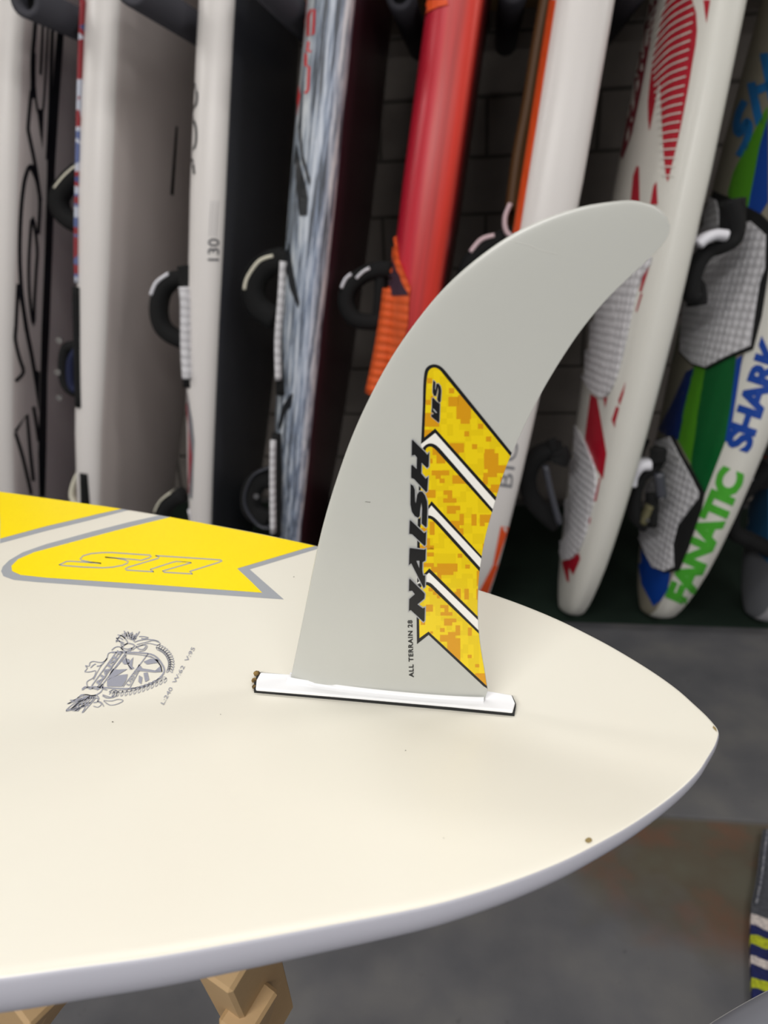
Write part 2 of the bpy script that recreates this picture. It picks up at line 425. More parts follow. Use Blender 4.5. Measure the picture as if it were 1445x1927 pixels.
s_ = [(78, 163), (130, 138), (160, 136), (372, 151), (300, 143), (235, 130), (226, 120), (245, 99), (300, 83), (380, 76), (450, 76), (712, 94), (722, 101), (705, 113), (650, 130), (612, 125), (400, 108), (530, 125), (562, 138), (555, 150), (520, 165), (450, 178), (380, 182), (250, 177), (95, 165)]
u_ = [(750, 97), (1205, 127), (1216, 133), (1190, 145), (988, 208), (1010, 225), (810, 213), (798, 205), (1002, 146), (895, 138), (868, 144), (713, 194), (740, 210), (548, 198), (538, 190), (560, 178), (770, 116), (776, 108)]
bd('outline_lettering', stroke_quads(ZU(s_), 2.3, True)+stroke_quads(ZU(u_), 2.3, True), .00036, M_greyp, step=0)
# crest
ZC = lambda p: zz(p, 90, 1160, 4.661)
cr = []
def cs(pts, wd, closed=False, sm=True): cr.extend(stroke_quads(smooth_loop(ZC(pts), closed, 4) if sm else ZC(pts), wd/4.661, closed))
cs([(385, 612), (600, 318), (655, 310)], 9, sm=False); cs([(435, 625), (655, 318)], 9, sm=False); cs([(470, 615), (690, 315)], 9, sm=False)
cs([(560, 318), (800, 322), (930, 345), (1000, 420), (1020, 490), (960, 560), (860, 610), (740, 635), (600, 635), (385, 620)], 13)
cs([(690, 330), (820, 342), (920, 368), (985, 430), (1000, 490)], 7); cs([(660, 620), (880, 330)], 8, sm=False); cs([(720, 630), (800, 480)], 7, sm=False)
cr.append(ZC([(830, 350), (900, 350), (960, 380), (995, 440), (1005, 490), (940, 480), (985, 440), (940, 375), (880, 348)]))
cr.append(ZC([(800, 420), (780, 480), (940, 495), (1005, 490), (900, 470), (830, 460)]))
cr.append(ZC([(560, 460), (610, 470), (700, 465), (610, 520), (530, 560)])); cr.append(ZC([(520, 560), (620, 520), (700, 510), (690, 560), (650, 620), (520, 618)]))
cr.append(ZC([(650, 400), (680, 370), (715, 380), (715, 420), (670, 425)])); cr.append(ZC([(700, 420), (750, 360), (740, 440), (760, 460), (720, 470)])); cr.append(ZC([(840, 400), (900, 375), (975, 385), (965, 410), (870, 425)]))
cr.append(ZC([(800, 520), (830, 540), (820, 600), (795, 575)])); cr.append(ZC([(840, 500), (875, 495), (890, 560), (855, 580)]))
for a in ((580, 470), (600, 500)): pass
cs([(590, 460), (690, 340)], 7); cs([(680, 340), (700, 420), (740, 470)], 6)
cs([(560, 318), (530, 330), (515, 380), (480, 405), (440, 405), (400, 398), (370, 410), (362, 440), (330, 435), (345, 460), (325, 488), (370, 490), (420, 482), (400, 540), (345, 575), (350, 620), (385, 620)], 7)
cs([(375, 455), (400, 430), (420, 420)], 8); cs([(430, 440), (470, 430), (520, 370)], 9); cs([(400, 560), (430, 500), (470, 430)], 6)
for k in range(9):      # wing feathers of the two beasts
    a = -.2+.33*k; cs([(700+30*math.cos(a), 200-20*math.sin(a)), (700+80*math.cos(a*.8+.3), 205-62*math.sin(a*.8+.3))], 8)
for k in range(8):
    cs([(420-14*k, 690+2*k), (330-22*k+10*abs(k-4), 760+8*k), (300-20*k+26*k*.6, 790+6*k)], 7)
cs([(600, 230), (640, 170), (700, 230), (660, 250), (600, 190)], 8); cs([(640, 280), (700, 240), (760, 260), (690, 310), (640, 280)], 9)
cs([(780, 250), (860, 230), (930, 215), (985, 240), (960, 255), (880, 240), (790, 270)], 6); cs([(740, 300), (800, 260), (870, 260), (850, 300), (800, 310)], 6)
cs([(300, 650), (350, 625), (430, 640), (480, 600), (470, 660), (400, 700), (330, 690), (260, 720)], 9); cs([(480, 690), (560, 710), (590, 650), (560, 650), (540, 690)], 6)
cs([(490, 740), (560, 745), (620, 730), (660, 745), (600, 775), (540, 780), (490, 745)], 6); cs([(400, 790), (440, 800), (470, 770), (430, 745), (470, 760), (490, 795)], 6); cs([(180, 770), (260, 720), (300, 690), (370, 700), (310, 740), (240, 760), (160, 835), (320, 790), (300, 850), (350, 800), (420, 720)], 7)
for t in range(13):     # laurel leaves
    for side in (0, 1):
        if side == 0: a = -1.35+t*.135; cx, cy = 905+150*math.cos(a)*1.05+10, 420+145*math.sin(a)
        else: cx, cy = 1040-38*t, 545+60*math.sin(t/12*2.2)+6*t
        an = (a+1.3) if side == 0 else 2.6
        for sg in (-.6, .6):
            q = an+sg; lx, ly = math.cos(q), math.sin(q)
            cs([(cx, cy), (cx+22*lx-10*ly, cy+22*ly+10*lx), (cx+46*lx, cy+46*ly), (cx+22*lx+10*ly, cy+22*ly-10*lx), (cx, cy)], 4.5)
for q in ([(668, 130), (690, 165), (700, 200)], [(700, 135), (715, 170), (715, 205)], [(740, 140), (735, 180), (728, 210)], [(780, 150), (760, 185), (742, 215)], [(805, 135), (790, 160), (770, 190), (752, 225)], [(600, 200), (630, 190), (660, 210)], [(595, 215), (640, 225), (670, 240)], [(612, 165), (650, 175), (680, 200)],
          [(800, 180), (840, 180), (880, 190), (850, 200), (820, 195)], [(760, 230), (800, 215), (860, 205), (930, 210), (975, 225)], [(640, 250), (660, 280), (700, 290), (740, 280), (720, 310)], [(560, 300), (590, 275), (630, 270), (660, 300)], [(770, 260), (800, 290), (840, 290), (860, 265)],
          [(160, 832), (230, 800), (300, 770), (380, 760)], [(170, 770), (230, 750), (290, 730)], [(195, 740), (250, 735), (300, 720)], [(240, 832), (300, 800), (360, 780)], [(320, 740), (370, 720), (430, 720), (440, 750), (400, 760)], [(300, 640), (330, 620), (370, 640), (400, 630)], [(430, 650), (460, 630), (470, 610), (490, 640), (520, 650)],
          [(380, 700), (430, 700), (450, 730)], [(480, 700), (530, 720), (600, 700), (600, 650)]): cs(q, 8)
M_crest = mat('crest_print', (150, 152, 164), .4)
bd('crest', cr, .0004, M_crest, step=0)
bd('lettering', text_fit('NAISH', (90+455/4.661, 1160+612/4.661), (90+645/4.661, 1160+325/4.661), 8.5, bold=.03, side=1), .0006, M_crest, step=0)
bd('lettering', text_fit('USHI', (90+712/4.661, 1160+620/4.661), (90+790/4.661, 1160+490/4.661), 6, bold=.02, side=1), .0006, M_crest, step=0)
bd('size_lettering', text_fit('L:240  W:62  V:95', (90+1015/4.661, 1160+785/4.661), (90+1292/4.661, 1160+285/4.661), 7.0, side=1), .0005, M_crest, step=0)
M_chip = mat('chipped_laminate', (140, 122, 78), .8)
bd('chip', [smooth_loop([(1101, 1581), (1106, 1577), (1112, 1578), (1114, 1583), (1108, 1587), (1102, 1585)], True, 3)], .0003, M_chip, step=0)
bd('chip', [[(1342, 1366), (1347, 1371), (1349, 1378), (1345, 1374), (1341, 1370)]], .0003, M_chip, step=0)
M_speck = mat('dirt_speck', (60, 55, 48), .8)
for x, y, r in ((212, 1359, 1.4), (763, 1413, 1.2), (640, 1085, 1.0), (553, 1086, 1.0), (835, 1578, .9), (415, 1345, .8)):
    bd('speck', [[(x+r*math.cos(a), y+r*math.sin(a)*.7) for a in [k*math.pi/4 for k in range(8)]]], .0003, M_speck, step=0)

# ---- the fin
def bw(p): return BMW @ Vector(p)
FN = l2w_rot((0, 1, 0)); FP0 = bw((0, 0, 0))
def fin_xz(px):
    p = BMW.inverted() @ onplane(px, FP0, FN); return Vector((p.x, p.z))
LEAD = [(545, 1292), (546, 1281), (569, 1170), (592, 1055.5), (610.5, 977.6), (634, 900), (662, 822), (696, 747), (737.6, 671), (784, 604), (836, 541.7), (893, 490), (955.6, 445.6), (1023, 412), (1090.5, 390), (1142.4, 380.8), (1184, 377), (1210, 380.8), (1236, 391), (1254, 406.7), (1260.8, 425)]
TRAIL = [(911, 1317), (918, 1299), (911.5, 1258), (903.7, 1211), (899.5, 1159), (900, 1107), (904.7, 1060.7), (914, 1008.8), (929.6, 951.7), (945, 900), (962, 855.6), (986.7, 801), (1014, 747), (1049, 687), (1090.5, 624.7), (1137, 567.6), (1179, 526), (1215, 492), (1241, 466), (1256.6, 445.6), (1260.8, 425)]
def resample(pts, n):
    L = [0]
    for a, b in zip(pts, pts[1:]): L.append(L[-1]+(b-a).length)
    out = []
    for k in range(n):
        t = L[-1]*k/(n-1); j = 0
        while j < len(L)-2 and L[j+1] < t: j += 1
        q = (t-L[j])/max(1e-9, L[j+1]-L[j]); out.append(pts[j].lerp(pts[j+1], q))
    return out
def build_fin():
    NS, NC = 90, 28
    le = resample([fin_xz(p) for p in smooth_loop(LEAD, False, 5)], NS); te = resample([fin_xz(p) for p in TRAIL[:2]]+[fin_xz(p) for p in smooth_loop(TRAIL[1:], False, 5)][1:], NS)
    V = []; Fc = []
    us = [.5-.5*math.cos(math.pi*k/NC) for k in range(NC+1)]
    for i in range(NS):
        c = (te[i]-le[i]).length; T = min(.0090, .085*c)*(1-.35*i/NS)
        fl = 1+ .9*max(0, 1-i/2.2)
        for side in (-1, 1):
            for u in us:
                p = le[i].lerp(te[i], u)
                th = T*(1.48*math.sqrt(u)-.63*u-1.76*u*u+1.42*u**3-.51*u**4)*1.0+.0003*(u)
                V.append((p.x, side*th*fl, p.y))
    M = NC+1
    for i in range(NS-1):
        for s in (0, 1):
            a = i*2*M+s*M; b = (i+1)*2*M+s*M
            for k in range(NC): Fc.append((a+k, a+k+1, b+k+1, b+k) if s == 0 else (a+k, b+k, b+k+1, a+k+1))
        a = i*2*M; b = (i+1)*2*M
        Fc.append((a+NC, a+M+NC, b+M+NC, b+NC))
    V = [bw(v) for v in V]
    M_fin = mat('grey_fin_gelcoat', (190, 191, 186), .3, .3, 9, (185, 186, 180), bump=.02, bscale=60)
    o = child_link('fin', V, Fc, [M_fin], board, True)
    bm = bmesh.new(); bm.from_mesh(o.data); bmesh.ops.remove_doubles(bm, verts=bm.verts[:], dist=3e-6); bmesh.ops.recalc_face_normals(bm, faces=bm.faces[:]); bm.to_mesh(o.data); bm.free()
    for p in o.data.polygons: p.use_smooth = True
    return o
fin = build_fin(); fin['label'] = 'tall grey swept fin with yellow camouflage graphics'
# base plate with chamfered ends on a black gasket
def plate(name, pxs, z0, z1, mt, parent, grow=0):
    n = Vector((0, 0, 1)); q = []
    for p in pxs:
        w_ = onplane(p, bw((0, 0, z1)), n); q.append(w_)
    c = sum(q, Vector())/len(q)
    if grow: q = [c+(v-c)+((v-c).normalized()*grow) for v in q]
    N = len(q); V = [v.copy() for v in q]+[v-n*(z1-z0) for v in q]
    Fc = [tuple(range(N))]+[(i, i+N, (i+1) % N+N, (i+1) % N) for i in range(N)]+[tuple(range(2*N-1, N-1, -1))]
    o = child_link(name, V, Fc, mt, parent); return o
M_plate = mat('white_plate', (240, 241, 244), .25)
M_gask = mat('black_gasket', (18, 20, 22), .6)
PL = [(490.4, 1265), (545, 1268.7), (720, 1283), (918.7, 1300), (963, 1307.5), (969, 1322), (964.5, 1337.5), (850, 1326.5), (660, 1310), (481, 1295.4), (482.6, 1279)]
bp_ = plate('base_plate', PL, .0022, .0042, M_plate, fin); bp_['label'] = 'white base plate of the fin'
md = bp_.modifiers.new('b', 'BEVEL'); md.width = .0006; md.segments = 2
GK = [(487, 1266), (545, 1270.5), (918.7, 1303), (964, 1310), (971, 1325), (968, 1343), (850, 1332), (660, 1315), (477.5, 1299), (478, 1283)]
plate('gasket', [(a, b-1) for a, b in GK], 0.0, .0022, M_gask, fin)
# fillet between blade and plate
def fillet():
    V = []; Fc = []; K = 28
    a = fin_xz((545, 1292)).x; b = fin_xz((911, 1317)).x
    for side in (-1, 1):
        base = len(V)
        for k in range(K+1):
            u = k/K; x = a+(b-a)*u; th = .0045*math.sin(math.pi*min(1, u*.93+.05))**.6+.0008
            for q in range(5):
                an = math.pi/2*q/4; r = .0028
                V.append(bw((x, side*(th+r-r*math.sin(an)), .0042+r-r*math.cos(an))))
        for k in range(K):
            for q in range(4):
                i = base+k*5+q; Fc.append((i, i+1, i+6, i+5) if side > 0 else (i+5, i+6, i+1, i))
    return child_link('fillet', V, Fc, M_plate, fin, True)
fillet()
M_glue = mat('dried_sealant', (150, 120, 60), .8, .2, 300, (70, 52, 26))
gp = [onplane(p, bw((0, 0, .002)), (0, 0, 1)) for p in ((483, 1268), (479, 1280), (478, 1292))]
for k, p in enumerate(gp):
    bm = bmesh.new(); bmesh.ops.create_icosphere(bm, subdivisions=2, radius=.0021-.0004*k, matrix=Matrix.Translation(p))
    for v in bm.verts: v.co += Vector((random.uniform(-1, 1), random.uniform(-1, 1), random.uniform(-1, 1)))*.0003
    child_link('sealant_blob', [v.co.copy() for v in bm.verts], [tuple(v.index for v in f.verts) for f in bm.faces], M_glue, fin); bm.free()

FB = bvh_of(fin)
fd = lambda n, polys, off, mt, **k: decal(n, polys, fin, off, mt, bvh=FB, hint=.45, **k)
za = lambda p: zz(p, 740, 660, 6.02)
zb = lambda p: zz(p, 740, 840, 6.02)
zc = lambda p: zz(p, 740, 1020, 6.02)
zd = lambda p: zz(p, 720, 980, 5.16)
def camo():
    mt = bpy.data.materials.new('yellow_camouflage'); mt.use_nodes = True; nt = mt.node_tree; b = nt.nodes['Principled BSDF']; b.inputs['Roughness'].default_value = .22
    tc = nt.nodes.new('ShaderNodeTexCoord')
    def layer(cell, sc, off, lo):
        mp = nt.nodes.new('ShaderNodeVectorMath'); mp.operation = 'MULTIPLY'; mp.inputs[1].default_value = (1, 0, 1)
        nt.links.new(tc.outputs['Object'], mp.inputs[0])
        rt = nt.nodes.new('ShaderNodeVectorRotate'); rt.rotation_type = 'Y_AXIS'; rt.inputs['Angle'].default_value = .02; nt.links.new(mp.outputs[0], rt.inputs['Vector'])
        sn = nt.nodes.new('ShaderNodeVectorMath'); sn.operation = 'SNAP'; sn.inputs[1].default_value = (cell, 1, cell); nt.links.new(rt.outputs[0], sn.inputs[0])
        ad = nt.nodes.new('ShaderNodeVectorMath'); ad.operation = 'ADD'; ad.inputs[1].default_value = off; nt.links.new(sn.outputs[0], ad.inputs[0])
        n = nt.nodes.new('ShaderNodeTexNoise'); n.inputs['Scale'].default_value = sc; n.inputs['Detail'].default_value = 2; nt.links.new(ad.outputs[0], n.inputs['Vector'])
        g = nt.nodes.new('ShaderNodeMath'); g.operation = 'GREATER_THAN'; g.inputs[1].default_value = lo; nt.links.new(n.outputs['Fac'], g.inputs[0]); return g.outputs[0]
    a = layer(.0030, 70, (3, 0, 7), .99); c = layer(.0030, 150, (13, 0, 2), .50)
    m1 = nt.nodes.new('ShaderNodeMixRGB'); m1.inputs[1].default_value = (*lin((234, 205, 10)), 1); m1.inputs[2].default_value = (*lin((226, 196, 6)), 1); nt.links.new(c, m1.inputs[0])
    m2 = nt.nodes.new('ShaderNodeMixRGB'); m2.inputs[2].default_value = (*lin((214, 150, 8)), 1); nt.links.new(a, m2.inputs[0]); nt.links.new(m1.outputs[0], m2.inputs[1])
    nt.links.new(m2.outputs[0], b.inputs['Base Color']); return mt
M_camo = camo()
EDGE = [(0, 962, 855.6), (1, 945, 900)]
def edge(y0, y1, dx=0):   # points down the trailing edge between two heights
    t = [p for p in smooth_loop(TRAIL[1:], False, 5) if y0 < p[1] < y1]; t.sort(key=lambda p: p[1]); return [(x-.6+dx, y) for x, y in t]
def edge_at(y):
    t = sorted(smooth_loop(TRAIL[1:], False, 5), key=lambda p: p[1])
    for a, b in zip(t, t[1:]):
        if a[1] <= y <= b[1]: return (a[0]+(b[0]-a[0])*(y-a[1])/(b[1]-a[1]+1e-9)-.6, y)
def panel(curve, y_in, y_out, apex, tip, left=()):
    """curve: upper outline from the lower-left tip up and over; then the trailing edge; then back to the notch"""
    return list(curve)+[edge_at(y_in)]+edge(y_in, y_out)+[edge_at(y_out)]+[apex, tip]
c1 = smooth_loop(za([(336, 600), (340, 400), (350, 270), (368, 205), (405, 168), (460, 153), (515, 165), (560, 196), (600, 240)]), False, 4)
b1 = panel(za([(315, 1055)])+c1, 852, 942, za([(475, 930)])[0], za([(315, 1055)])[0])[:-1]
i1 = smooth_loop(za([(367, 600), (375, 400), (386, 290), (402, 230), (430, 200), (465, 190), (500, 200), (535, 225), (565, 262)]), False, 4)
y1 = panel(za([(352, 980)])+i1, 858, 934.7, za([(475, 878)])[0], None)[:-1]
c2 = smooth_loop(za([(300, 1200), (330, 1110), (370, 1065), (420, 1048), (470, 1060), (510, 1090), (560, 1143)]), False, 4)
b2 = panel([(786, 985)]+c2, 958, 1051, zb([(432, 668)])[0], None)[:-1]
i2 = smooth_loop(za([(330, 1220), (358, 1150), (375, 1105), (410, 1085), (450, 1095), (485, 1125), (520, 1163)]), False, 4)
y2 = panel([(789, 976)]+i2, 963.7, 1046, zb([(435, 617)])[0], None)[:-1]
c3 = smooth_loop(zb([(272, 930), (285, 840), (320, 795), (395, 780), (440, 790), (480, 818), (520, 858)]), False, 4)
b3 = panel([(784.8, 1097)]+c3, 1067.5, 1166.5, zc([(405, 345)])[0], None)[:-1]
i3 = smooth_loop(zb([(303, 960), (315, 870), (345, 830), (395, 815), (430, 823), (462, 850), (500, 890)]), False, 4)
y3 = panel([(789.5, 1088)]+i3, 1074.8, 1159.5, zc([(410, 295)])[0], None)[:-1]
c4 = smooth_loop(zc([(262, 640), (270, 500), (310, 460), (375, 450), (420, 462), (450, 486), (500, 536)]), False, 4)
b4 = panel(zc([(268, 1155)])+c4, 1186, 1298, zc([(400, 1050)])[0], None)[:-1]
i4 = smooth_loop(zc([(290, 700), (300, 540), (330, 492), (375, 484), (410, 500), (440, 525), (480, 565)]), False, 4)
y4 = panel(zc([(297, 1085)])+i4, 1192, 1290, zc([(400, 1010)])[0], None)[:-1]
wh = [za([(315, 1055)])[0], za([(475, 930)])[0], edge_at(942)]+edge(942, 1186)+[edge_at(1186)]+zc([(450, 486), (375, 450), (262, 470)])+[(786, 1050), (787, 985), (792, 870)]
fd('white_backing', [wh], .00012, M_wht, step=14)
fd('black_outline', [b1, b2, b3, b4], .00022, M_blk, step=14)
fd('yellow_panel', [y1, y2, y3, y4], .00034, M_camo, step=14, label='yellow and amber pixel camouflage panel')
def clip_rect(poly, x0, y0, x1, y1):
    for ax, lim, sg in ((0, x0, 1), (0, x1, -1), (1, y0, 1), (1, y1, -1)):
        out = []
        for k in range(len(poly)):
            a, b = poly[k-1], poly[k]; ia, ib = (a[ax]-lim)*sg >= 0, (b[ax]-lim)*sg >= 0
            if ia != ib:
                t = (lim-a[ax])/(b[ax]-a[ax]); out.append((a[0]+(b[0]-a[0])*t, a[1]+(b[1]-a[1])*t))
            if ib: out.append(b)
        poly = out
        if len(poly) < 3: return None
    return poly
BLK = []
for f, L in ((za, [(385, 308, 440, 368), (370, 555, 425, 612), (425, 512, 455, 555), (360, 703, 520, 858), (352, 893, 440, 975), (632, 422, 690, 480), (625, 520, 740, 628), (735, 500, 880, 628), (715, 628, 880, 772), (762, 772, 868, 825),
        (960, 825, 1018, 882), (805, 910, 860, 968), (1050, 970, 1108, 1026), (892, 1056, 950, 1112), (640, 1045, 802, 1150)]),
    (zb, [(665, 60, 745, 90), (1035, 28, 1145, 75), (1028, 75, 1190, 215), (1030, 215, 1180, 255), (1180, 212, 1290, 300), (1070, 255, 1180, 300), (1020, 297, 1175, 345), (1015, 345, 1070, 430), (1105, 430, 1220, 520), (1080, 470, 1105, 520), (1210, 345, 1250, 400),
        (445, -40, 500, 95), (490, 50, 590, 190), (420, 135, 445, 190), (435, 270, 635, 325), (480, 325, 540, 365), (525, 362, 582, 412), (670, 325, 840, 420), (375, 490, 480, 580), (570, 495, 668, 545), (615, 545, 668, 585), (566, 585, 716, 635),
        (608, 670, 758, 720), (608, 720, 710, 760), (750, 762, 800, 890), (650, 840, 750, 890), (690, 890, 750, 940), (745, 925, 795, 1000), (885, 765, 943, 895), (980, 770, 1125, 860), (980, 860, 1035, 900), (413, 850, 468, 1000), (320, 920, 380, 960), (385, 1038, 415, 1165), (300, 1120, 460, 1165), (1012, 1100, 1040, 1240)]),
    (zc, [(385, 38, 460, 80), (385, 115, 460, 160), (730, 128, 782, 175), (345, 235, 460, 278), (497, 240, 728, 332), (430, 278, 497, 340), (497, 332, 682, 370), (497, 370, 545, 420), (815, 252, 868, 298), (945, 320, 1000, 495), (715, 525, 765, 640), (690, 560, 715, 610),
        (805, 525, 856, 648), (940, 525, 970, 650), (400, 515, 450, 555), (450, 555, 495, 595), (495, 595, 530, 635), (370, 705, 450, 785), (532, 710, 625, 745), (580, 745, 625, 790), (535, 790, 670, 830), (575, 863, 715, 905), (575, 905, 668, 943), (312, 895, 360, 935),
        (530, 970, 582, 1015), (705, 940, 758, 1055), (845, 965, 890, 1058), (418, 1008, 450, 1035), (620, 1015, 705, 1048), (530, 1048, 620, 1125), (620, 1048, 705, 1125), (705, 1085, 760, 1125), (612, 1125, 760, 1340)]),
    (zd, [(825, 1297, 865, 1330), (898, 1388, 938, 1420), (898, 1478, 1010, 1600)])):
    for x0, y0, x1_, y1_ in L:
        (ax_, ay_), (bx_, by_) = f([(x0, y0), (x1_, y1_)])
        for pn in (y1, y2, y3, y4):
            q = clip_rect(pn, ax_, ay_, bx_, by_)
            if q and abs(area2(q)) > 2: BLK.append(q)
M_amber = mat('amber_print', (212, 150, 10), .24)
fd('amber_camouflage', BLK, .00040, M_amber, step=14)
Hh = zb([(222, -78), (362, 62), (386, 92), (408, 62), (402, 222), (384, 240), (322, 180), (318, 302), (368, 362), (396, 340), (386, 500), (372, 512), (238, 366), (204, 352), (206, 215), (218, 205), (266, 252), (270, 122), (246, 92), (210, 100), (212, -70)])
Ss = zb([(198, 422), (228, 442), (246, 488), (248, 612), (256, 640), (264, 600), (272, 540), (298, 506), (330, 508), (360, 548), (384, 620), (388, 700), (380, 900), (370, 912), (322, 868), (328, 700), (320, 630), (308, 700), (300, 785), (282, 803), (246, 786), (212, 735), (196, 650)])
Ii = zb([(195, 830), (350, 978), (375, 960), (368, 1108), (355, 1122), (215, 990), (182, 985), (188, 838)])
Aa = zc([(190, 62), (350, 82), (370, 70), (365, 205), (332, 222), (330, 320), (340, 372), (362, 372), (360, 500), (345, 515), (205, 235), (178, 255), (185, 75)])
Ah = zc([(262, 206), (298, 206), (296, 292)])
Nn = zc([(190, 410), (350, 570), (358, 585), (352, 635), (275, 700), (335, 745), (360, 735), (355, 885), (342, 897), (200, 765), (178, 775), (182, 640), (245, 585), (215, 545), (178, 550), (182, 418)])
sS = za([(455, 332), (478, 352), (474, 425), (480, 445), (490, 375), (512, 368), (536, 400), (545, 450), (536, 572), (518, 584), (498, 548), (514, 455), (507, 405), (496, 470), (484, 510), (462, 505), (448, 470), (450, 400)])
uU = (za([(442, 538), (456, 530), (492, 572), (530, 598), (522, 800), (514, 810), (432, 742), (434, 715), (446, 722), (462, 705), (434, 690), (440, 640)]), [za([(448, 646), (470, 662), (500, 700), (484, 702), (458, 676)])])
M_lgrey = mat('letter_edge', (165, 166, 168), .3)
fd('letter_edging', [offset_poly(p, 1.9) for p in (Hh, Ss, Ii, Aa, Nn)]+[offset_poly(sS, 1.0), offset_poly(uU[0], 1.0)], .00052, M_lgrey, step=14)
fd('lettering', [Hh, Ss, Ii, (Aa, [Ah]), Nn, sS, uU], .00066, M_blk, step=14)
fd('size_lettering', text_fit('ALL TERRAIN 28', (778.3, 1273.5), (775.5, 1166.5), 8.3, bold=.035, space=1.15), .0003, M_blk, step=0)
M_scr = mat('scratch', (216, 216, 210), .5)
fd('scratch', stroke_quads(smooth_loop([(958, 452), (975, 456), (1000, 463), (1020, 472), (1048, 478)], False, 3), .9), .0002, M_scr, step=0)
fd('scratch', stroke_quads([(687, 944), (697, 945)], .8), .0002, M_speck, step=0)

# ------------------------------------------------------------------ trestle under the board
tre = empty('trestle', tuple(bw((-.25, 0, -.5)))); tag(tre, 'pale wooden trestle with crossed legs under the cream board', 'trestle')
def pz(px, z): return onplane(px, (0, 0, z), (0, 0, 1))
zt = bw((0, 0, -.092)).z
def barp(pa, za_, pb, zb_, hw, ht, name='leg', ext=0):
    a, b = pz(pa, za_), pz(pb, zb_)
    if ext: b = a+(b-a)*((a.z-.002)/(a.z-b.z))
    return bar(name, a, b, CR*.8-CF*.6, hw, ht, M_wood, tre)
barp((440, 1775), zt+.012, (497, 1925), zt-.15, .0125, .019)
barp((468, 1893), zt-.045, (452, 1990), zt-.19, .010, .015, ext=.62)
barp((92, 1835), zt+.012, (18, 1960), zt-.16, .0125, .019, ext=.6)
barp((116, 1835), zt, (92, 1886), zt-.06, .008, .014, name='brace')
A_, B_ = pz((443, 1770), zt), pz((88, 1830), zt)
for q in (A_, B_): bar('top_rail', q+Vector((0, .09, .0)), q+Vector((0, .30, 0)), Vector((0, 0, 1)), .012, .02, M_wood, tre)
# ------------------------------------------------------------------ boards in the rack
def prof(T, dome=0):
    if dome: return [(0, -.62), (.3, -.57), (.55, -.47), (.75, -.34), (.88, -.22), (.955, -.10), (.99, .02), (1.0, .12), (.997, .24), (.985, .36), (.962, .45), (.93, .49), (.86, .505), (.6, .51), (.3, .515), (0, .52)]
    # (width fraction of half width, thickness offset): from deck centre round the near rail to the bottom centre
    return [(0, -.54), (.35, -.53), (.65, -.50), (.82, -.46), (.91, -.40), (.965, -.29), (.992, -.13), (1.0, .05), (.997, .22), (.985, .36), (.962, .45), (.93, .49), (.86, .505), (.6, .51), (.3, .515), (0, .52)]
MIDX = [0, 3, 11]   # deck -> rail -> bottom split by profile index
def hwf(s, L, W):
    tb = [(0, .0), (.006, .035), (.02, .07), (.05, .11), (.10, .145), (.2, .19), (.35, .23), (.6, .268), (.9, .292), (1.25, .3), (1.6, .295), (1.9, .27), (2.12, .22), (2.28, .15), (2.38, .07), (2.4, 0)]
    s = s*2.4/L
    for (a, x), (b, y) in zip(tb, tb[1:]):
        if a <= s <= b: return (x+(y-x)*(s-a)/(b-a))*W/.6
    return 0
def thf(s, L):
    tb = [(0, .30), (.02, .40), (.08, .50), (.25, .66), (.5, .82), (.8, .94), (1.2, 1), (2.0, .9), (2.3, .6), (2.4, .2)]
    s = s*2.4/L
    for (a, x), (b, y) in zip(tb, tb[1:]):
        if a <= s <= b: return x+(y-x)*(s-a)/(b-a)
    return .2
BOARDS = {}
def rack_board(key, x0, slope, T, mats, label, L=2.5, W=.69, lean=.10, y0=2.05, yaw=0.0, name='windsurf_board', dome=0, ds=0):
    u = Vector((slope, lean, 1)).normalized(); v = Vector((-math.sin(yaw), math.cos(yaw), 0)); v = (v-u*v.dot(u)).normalized(); t = v.cross(u)
    NS = [0, .003, .008, .016, .03, .05, .08, .12, .17, .23, .3, .4, .5, .62, .75, .9, 1.05, 1.2, 1.35, 1.5, 1.65, 1.8, 1.95, 2.1, 2.2, 2.28, 2.34, 2.38, 2.4]
    P = prof(T, dome); ring = [(-a, b) for a, b in P]+[(a, b) for a, b in P[-2:0:-1]]; M = len(ring)
    V = []; Fc = []; idx = []
    for s in NS:
        s = s*L/2.4; h = hwf(s if s < .01 or s > 1 else min(1.0, s+ds*min(1, s/.1)), L, W); th = T*thf(s, L)
        hh = max(h, .004)
        # keep the rail's own width near the tail
        for a, b in ring: V.append((s, a*hh, b*th*(1 if s > .004 and s < L-.004 else .35)))
    for i in range(len(NS)-1):
        for j in range(M):
            Fc.append((i*M+j, i*M+(j+1) % M, (i+1)*M+(j+1) % M, (i+1)*M+j))
            k = j if j < len(P)-1 else (2*(len(P)-1)-1-j)
            idx.append(0 if k < MIDX[1] else (1 if k < MIDX[2] else 2))
    Fc.append(tuple(range(M))[::-1]); idx.append(1); Fc.append(tuple((len(NS)-1)*M+j for j in range(M))); idx.append(1)
    me = bpy.data.meshes.new(name); me.from_pydata(V, [], Fc)
    mw = Matrix((u, v, t)).transposed().to_4x4()
    zmin = min((mw @ Vector(p)).z for p in V)
    mw.translation = Vector((x0, y0, .0065-zmin))
    for p, i in zip(me.polygons, idx): p.material_index = i; p.use_smooth = True
    bm = bmesh.new(); bm.from_mesh(me); bmesh.ops.recalc_face_normals(bm, faces=bm.faces[:]); bm.to_mesh(me); bm.free()
    o = top_mesh(name, me, mats, mw, False)
    for p in o.data.polygons: p.use_smooth = len(p.vertices) == 4
    tag(o, label, 'windsurf board', 'windsurf boards standing in the rack')
    BOARDS[key] = (o, bvh_of(o), u, v, t, lean, y0, W); return o
white = mat('white_gelcoat', (226, 222, 220), .35)
offw = mat('off_white_gelcoat', (222, 221, 214), .35)
grey = mat('grey_gelcoat', (168, 160, 158), .45); pgrey = mat('pale_grey_gelcoat', (220, 211, 209), .42)
